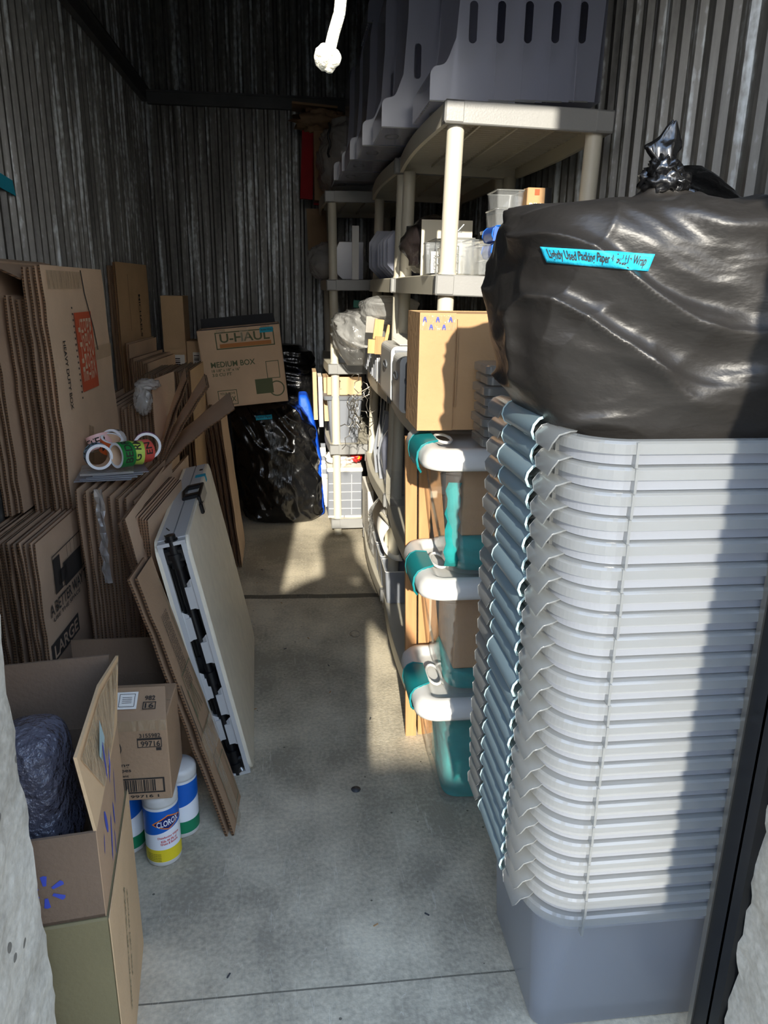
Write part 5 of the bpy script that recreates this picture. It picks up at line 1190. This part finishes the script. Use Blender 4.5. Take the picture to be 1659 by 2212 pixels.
while x < hx-.036: w_ = rw.choice((.0012, .002, .003)); put_rect(b, (x, -hy, .042), X, Z, w_, .032); x += w_+rw.choice((.0015, .0025))
put_text(b, '9200 99716 1', (hx-.088, -hy, .012), X, Z, width=.115, height=.008)
b.tube([(hx-.128+.020*math.cos(a)*(1-.2*math.sin(a)), -hy-.001, .150+.026*math.sin(a)) for a in [2*PI*k/20 for k in range(20)]], .0012, 4, closed=True); put_text(b, 'el', (hx-.130, -hy, .155), X, Z, width=.024, height=.022); put_rect(b, (hx-.128, -hy, .130), X, Z, .022, .010)
fl_u = Vector((0, .075, .043)).normalized(); put_text(b, '982', (hx-.042, -hy+.047, .248), X, fl_u, width=.024, height=.012, lift=.002); put_frame(b, (hx-.042, -hy+.030, .238), X, fl_u, .03, .02, .002, .002); put_text(b, '16', (hx-.042, -hy+.030, .238), X, fl_u, width=.02, height=.013, lift=.002)
b.build('printing', M['ink'], t)
b = MB(); b.T = T; put_rect(b, (hx-.118, -hy+.042, .2455), X, fl_u, .095, .045, .003); b.build('shipping_label', M['whitep'], t)
b = MB(); b.T = T; put_text(b, 'PRIORITY MAIL', (hx-.130, -hy+.042, .2455), (0, -.075, -.043), X, width=.04, height=.008, lift=.004); put_frame(b, (hx-.094, -hy+.042, .2455), X, fl_u, .036, .034, .0012, .004)
for k in range(4): put_rect(b, (hx-.094, -hy+.036+.004*k, .2425+.0023*k), X, fl_u, .022, .0012, .004)
b.build('label_printing', M['ink'], t)
b = MB(); b.T = T; put_rect(b, (0, -hy, .205), X, Z, .18, .028, .0012); b.build('packing_tape', M['packtape'], t)
def canister(label, x, y, scheme, rz=0):
    t = thing('wipes_canister', label, 'canister', (x, y, 0), (0, 0, rz), 'wipes canisters'); T = WM[t.name]
    b = MB(); b.T = T; r_ = .0425
    b.lathe([(0, .001), (.038, .0), (.0415, .003), (.0425, .008), (.0425, .196), (.0, .196)]); b.build('canister_body', M['white'], t)
    b = MB(); b.T = T; b.lathe([(.0405, .170), (.0430, .172), (.0435, .180), (.0430, .186), (.0435, .190), (.0425, .197), (.037, .2035), (0, .2035)]); b.build('lid', M['white'], t)
    def band(z0, z1, m, nm, wav=0, lift=.0005):
        b = MB(); b.T = T; n = 48
        b.loft([[((r_+lift)*math.cos(2*PI*k/n), (r_+lift)*math.sin(2*PI*k/n), z+(wav*math.sin(2*PI*k/n*1+1.2) if j == 0 else 0)) for k in range(n)] for j, z in enumerate((z0, z1))], sm=True); b.build(nm, M[m], t)
    band(.015, .165, 'lwhite', 'label_band'); band(.105, .165, scheme[0], 'top_band', .012, .0008); band(.016, .052, scheme[1], 'bottom_band', 0, .0008)
    def curved(b, fn, a0, zc, wd, ht, lift):
        vs, fs = fn; b.add([((r_+lift)*math.cos(a0+v[0]*wd/r_), (r_+lift)*math.sin(a0+v[0]*wd/r_), zc+v[1]*ht) for v in vs], fs)
    if scheme[2]:
        a0 = -PI/2+.55
        b = MB(); b.T = T
        for (h_, w_, l_, mi) in ((.5, .5, .0012, 0), (.42, .44, .0016, 1)):
            g = []; n = 16
            for k in range(n+1):
                s = -1+2*k/n; hh = (1-abs(s))**.8; g.append((s*w_, hh*h_, s))
            vs = [(p[0], p[1]+.12*p[0]) for p in g]+[(p[0], -p[1]+.12*p[0]) for p in g]; b.cur = mi
            curved(b, (vs, [(k, k+1, n+2+k, n+1+k) for k in range(n)]), a0, .130, .078, .042, l_)
        b.build('logo', [M['lorange'], M['lnavy']], t)
        b = MB(); b.T = T; vs, fs, w, h = text_geo('CLOROX'); curved(b, ([(v[0]/w, v[1]/h+.35*v[0]/w) for v in vs], fs), a0, .130, .054, .017, .0022); b.build('logo_lettering', M['lwhite'], t)
        b = MB(); b.T = T
        for tx_, zz, w_, hh in (('Disinfecting Wipes', .088, .055, .008), ('Kills 99.9% of', .078, .040, .007), ('Viruses & Bacteria', .070, .045, .007)):
            vs, fs, w, h = text_geo(tx_); curved(b, ([(v[0]/w, v[1]/h+.4*v[0]/w) for v in vs], fs), a0, zz, w_, hh, .0012)
        b.build('red_lettering', M['lred'], t)
        b = MB(); b.T = T
        for k in range(5):
            vs, fs, w, h = text_geo('directions for use and caution'); curved(b, ([(v[0]/w, v[1]/h) for v in vs], fs), a0-.95, .040-.005*k, .036, .003, .0014)
        b.build('fine_print', M['ink'], t)
canister('blue, white and yellow wipes canister in front, under the right end of the wipes carton', -.358, 1.592, ('lblue', 'yellow', True))
canister('blue and green wipes canister just behind the yellow-bottomed one', -.325, 1.688, ('lblue', 'lgreen', False), .4)
canister('wipes canister mostly hidden behind the open carton, left of the yellow-bottomed one', -.455, 1.64, ('lblue', 'lgreen', False))

# ------------------------------------------------------------------ front cartons by the left jamb
t = thing('base_carton', 'olive-brown carton at the bottom of the front left stack, beside the door jamb', 'box', (-.46, 1.15, 0)); b = MB()
b.T = Matrix.Translation((-.322, 1.0, 0)) @ Matrix.Rotation(.12, 4, 'Z') @ Matrix.Translation((-.28, 0, 0)); Tb = b.T.copy()
b.bbox(0, .28, 0, .33, 0, .40, .003); b.build('carton_body', M['olive'], t)
b = MB(); b.T = Tb; b.bb(.2795, .2812, -.0008, .33, 0, .4005); b.build('golden_side', M['card2'], t)
b = MB(); b.T = Tb
put_text(b, 'HANDLE WITH CARE THIS SIDE UP', (.2815, .13, .20), (0, .22, 1), (0, -1, .22), width=.24, height=.012); put_text(b, 'KEEP DRY FRAGILE', (.2815, .165, .20), (0, .22, 1), (0, -1, .22), width=.17, height=.009); b.build('printing', M['inkg'], t)
t = thing('open_carton', 'open carton with blue burst logo and raised taped flap, on the olive carton', 'box', (-.43, 1.15, .402)); z0 = .402
Tw = Matrix.Translation((-.328, 1.003, z0)) @ Matrix.Rotation(.12, 4, 'Z') @ Matrix.Translation((-.22, 0, 0)) ; hgt = .165; D = .31; Wd = .22
b = MB(); b.T = Tw; b.bb(0, Wd, 0, .005, 0, hgt); b.bb(Wd-.005, Wd, .005, D, 0, hgt); b.bb(0, .005, .005, D, 0, hgt); b.bb(0, Wd, D-.005, D, 0, hgt); b.bb(0, Wd, 0, D, 0, .005); b.build('carton_body', M['cardshade'], t)
b = MB(); b.T = Tw; b.bb(Wd+.0002, Wd+.0016, 0, D, 0, hgt); b.build('outer_side', M['carddoor'], t)  # lighter side panel over the shade-coloured body
b = MB(); b.T = Tw; b.slab([(Wd+.0015, .003, hgt), (Wd+.0015, D, hgt), (Wd+.014, D+.015, .303), (Wd-.004, .20, .312), (Wd-.016, .01, .297)], (-.005, 0, 0)); b.build('side_flap', [M['card2']], t)
b = MB(); b.T = Tw; b.slab([(.0, D-.002, hgt), (Wd-.008, D-.002, hgt), (Wd-.004, D+.02, .303), (-.02, D+.02, .300)], (0, .0045, 0)); b.build('back_flap', M['cardshade'], t)
b = MB(); b.T = Tw; b.slab([(Wd+.0022, .10, hgt+.01), (Wd+.0028, D*.75, hgt+.02), (Wd+.013, D+.006, .295), (Wd-.002, .18, .303), (Wd-.012, .02, .285)], (.0012, 0, 0)); b.build('tape_strip', M['packtape'], t)
b = MB(); b.T = Tw; cx, cz = Wd*.62, hgt*.40
for k in range(6):
    a = PI/6+PI/3*k; c_, s_ = math.cos(a), math.sin(a); o_ = Vector((cx, 0, cz)); u_ = Vector((c_, 0, s_)); v_ = Vector((-s_, 0, c_))
    b.add([tuple(o_+u_*r1+v_*w1+Vector((0, -.0008, 0))) for r1, w1 in ((.012, -.0025), (.030, -.005), (.032, 0), (.030, .005), (.012, .0025))], [(0, 1, 2, 3, 4)])
b.build('burst_logo', M['inkb'], t)
b = MB(); b.T = Tw
for (y, z, l, a, w_) in ((.13, .205, .075, 1.50, .010), (.085, .115, .06, 1.9, .018), (.12, .055, .085, 1.25, .011), (.165, .17, .07, 1.4, .006), (.165, .07, .05, 1.6, .010), (.20, .10, .07, 1.3, .005), (.15, .02, .05, 1.42, .005), (.05, .10, .035, 1.2, .005)):
    c_, s_ = math.cos(a), math.sin(a); n = 8; pts = []
    for k in range(n):
        q = 2*PI*k/n; yy = y+c_*l/2*math.cos(q)-s_*w_/2*math.sin(q); zz = z+s_*l/2*math.cos(q)+c_*w_/2*math.sin(q)
        ex = .0022 if zz < hgt else .0045-.016*max(0, 1-yy/.2)*(zz-hgt)/.14
        pts.append((Wd+ex, yy, zz))
    b.add(pts, [tuple(range(n))])
b.build('blue_printing', M['inkb'], t)
b = MB(); b.T = Tw; b.add([(Wd+.0008, .13, .20), (Wd+.0005, .10, .235), (Wd+.0012, .13, .285), (Wd+.0022, .155, .235)], [(0, 1, 2, 3)]); b.build('pale_sticker', M['latchlip'], t)
t = thing('wrapped_bundle', 'bubble-wrapped dark bundle bulging out of the open carton with the burst logo', 'bundle', (-.47, 1.14, .41))
rows = [(.412, -.46, 1.13, .05, .06), (.46, -.465, 1.135, .064, .075), (.55, -.47, 1.145, .060, .07), (.62, -.47, 1.155, .056, .065), (.652, -.47, 1.16, .042, .05), (.665, -.47, 1.165, .018, .02)]
bag_mesh(rows, 140, 90, 301, .010, .5, (5, 5, 14)).build('bubble_wrap', M['bubble'], t)
b = MB(); b.loft(crumple((-.465, 1.14, .53), .042, .05, .10, 302, amp=.1), sm=True); b.build('dark_core', M['blackp'], t)
t = thing('poly_bag', 'small dark plastic bag in the bottom of the open carton with the burst logo', 'bag', (-.38, 1.07, .41)); b = MB(); b.loft(crumple((-.385, 1.075, .45), .035, .045, .036, 305, amp=.5), sm=True); b.build('film', M['bag2'], t)

# blue tape on the left wall
b = MB(); pts = [Vector((XL+.020, y, z)) for y, z in ((2.36, 1.735), (2.70, 1.705), (2.715, 1.66), (2.36, 1.69))]
b.slab(pts, (.0015, 0, 0)); o = b.build('blue_tape', M['btape']); tag(o, 'strip of blue masking tape stuck on the left corrugated wall', 'tape'); origin_to_base(o)

# bits on the floor
b = MB(); c = onY(784, 1372, 2.82); b.tube([(.22+.02*math.cos(k*.7)*(1+.2*math.sin(k)), 2.80+.03*math.sin(k*.7), .003) for k in range(16)], .0012, 5); o = b.build('wire_curl', M['wire']); tag(o, 'curl of thin wire lying on the floor in front of the shelving', 'wire'); origin_to_base(o)
o = MB().lathe([(0, 0), (.013, 0), (.014, .002), (0, .004)], (.146, 1.80, .0005), 14).build('floor_spot', M['darkgrey']); tag(o, 'small dark flat lump on the floor of the aisle', 'debris'); origin_to_base(o)
rw = random.Random(12)
for k in range(16):
    x, y = rw.uniform(-.25, .33), rw.uniform(1.2, 3.6); a = rw.random()*3
    o = MB().box((x, y, .0015), (.012, .003, .002), Matrix.Rotation(a, 3, 'Z')).build('floor_chip', M['darkgrey' if k % 2 else 'cardsun']); tag(o, 'small scrap lying on the concrete floor of the aisle', 'debris', 'scraps on the aisle floor'); origin_to_base(o)

# ------------------------------------------------------------------ the photographer, whose shadow falls into the room
def person():
    t = thing('person', 'person standing outside the door holding up a phone, casting the shadow on the floor', 'person', (-.12, -.42, 0))
    J = {'pel': (-.12, -.42, .95), 'wa': (-.12, -.42, 1.08), 'ch': (-.12, -.41, 1.28), 'nk': (-.11, -.40, 1.44), 'hd0': (-.10, -.38, 1.52), 'hd1': (-.095, -.37, 1.60), 'hd2': (-.095, -.38, 1.68),
         'sl': (-.29, -.41, 1.37), 'el': (-.33, -.30, 1.14), 'wl': (-.10, -.12, 1.34), 'sr': (.04, -.41, 1.37), 'er': (.17, -.30, 1.17), 'wr': (.07, -.12, 1.34),
         'hl': (-.20, -.42, .92), 'kl': (-.21, -.40, .50), 'al': (-.21, -.43, .09), 'tl': (-.22, -.28, .04), 'hr': (-.04, -.42, .92), 'kr': (-.03, -.40, .50), 'ar': (-.03, -.43, .09), 'tr': (-.02, -.28, .04)}
    Rr = {'pel': .13, 'wa': .12, 'ch': .14, 'nk': .055, 'hd0': .075, 'hd1': .095, 'hd2': .07, 'sl': .065, 'el': .045, 'wl': .03, 'sr': .065, 'er': .045, 'wr': .03, 'hl': .09, 'kl': .06, 'al': .045, 'tl': .035, 'hr': .09, 'kr': .06, 'ar': .045, 'tr': .035}
    E = [('pel', 'wa'), ('wa', 'ch'), ('ch', 'nk'), ('nk', 'hd0'), ('hd0', 'hd1'), ('hd1', 'hd2'), ('ch', 'sl'), ('sl', 'el'), ('el', 'wl'), ('ch', 'sr'), ('sr', 'er'), ('er', 'wr'), ('pel', 'hl'), ('hl', 'kl'), ('kl', 'al'), ('al', 'tl'), ('pel', 'hr'), ('hr', 'kr'), ('kr', 'ar'), ('ar', 'tr')]
    # hands: five finger chains each
    for s, wv_ in (('l', J['wl']), ('r', J['wr'])):
        sg = 1 if s == 'l' else -1; w_ = Vector(wv_); pm = w_+Vector((sg*.02, .02, .06)); J['p'+s] = tuple(pm); Rr['p'+s] = .026; E.append(('w'+s, 'p'+s))
        for f in range(5):
            a_ = pm+Vector((sg*.014, .006-.014*(f-1.5), .022-.018*f)); b2 = a_+Vector((sg*.025, .0, .012-.006*f)); J['f%d%s' % (f, s)] = tuple(a_); J['g%d%s' % (f, s)] = tuple(b2); Rr['f%d%s' % (f, s)] = .009; Rr['g%d%s' % (f, s)] = .007; E += [('p'+s, 'f%d%s' % (f, s)), ('f%d%s' % (f, s), 'g%d%s' % (f, s))]
    keys = list(J); me = bpy.data.meshes.new('body'); inv = WM[t.name].inverted(); me.from_pydata([tuple(inv @ Vector(J[k])) for k in keys], [(keys.index(a_), keys.index(b2)) for a_, b2 in E], [])
    o = bpy.data.objects.new('body', me); COL.objects.link(o); o.parent = t; WM[o.name] = WM[t.name]; me.materials.append(M['shirt'])
    md = o.modifiers.new('skin', 'SKIN'); ld = me.skin_vertices[0].data
    for i, k in enumerate(keys): ld[i].radius = (Rr[k], Rr[k]*(.75 if k in ('ch', 'wa', 'pel') else 1)); ld[i].use_root = (k == 'pel')
    sb = o.modifiers.new('sub', 'SUBSURF'); sb.levels = 2; sb.render_levels = 2
    rows = [(.55, -.17, -.42, .20, .13), (.9, -.17, -.42, .205, .14), (1.2, -.17, -.41, .22, .14), (1.34, -.17, -.41, .235, .12), (1.41, -.14, -.41, .15, .09), (1.45, -.11, -.40, .07, .07)]
    bag_mesh(rows, 60, 40, 500, .006, .1, ex=2.3).build('coat', M['shirt'], t)
    b = MB(); b.loft(crumple((-.095, -.385, 1.635), .098, .11, .105, 400, amp=.08), sm=True); b.build('hair', M['blackp'], t)
    p = thing('phone', 'phone held up by the photographer', 'phone', (-.005, -.075, 1.33)); b = MB(); b.bbox(-.045, .035, -.078, -.070, 1.325, 1.385-.02+.12, .003); b.build('phone_body', M['blackp'], p)
person()
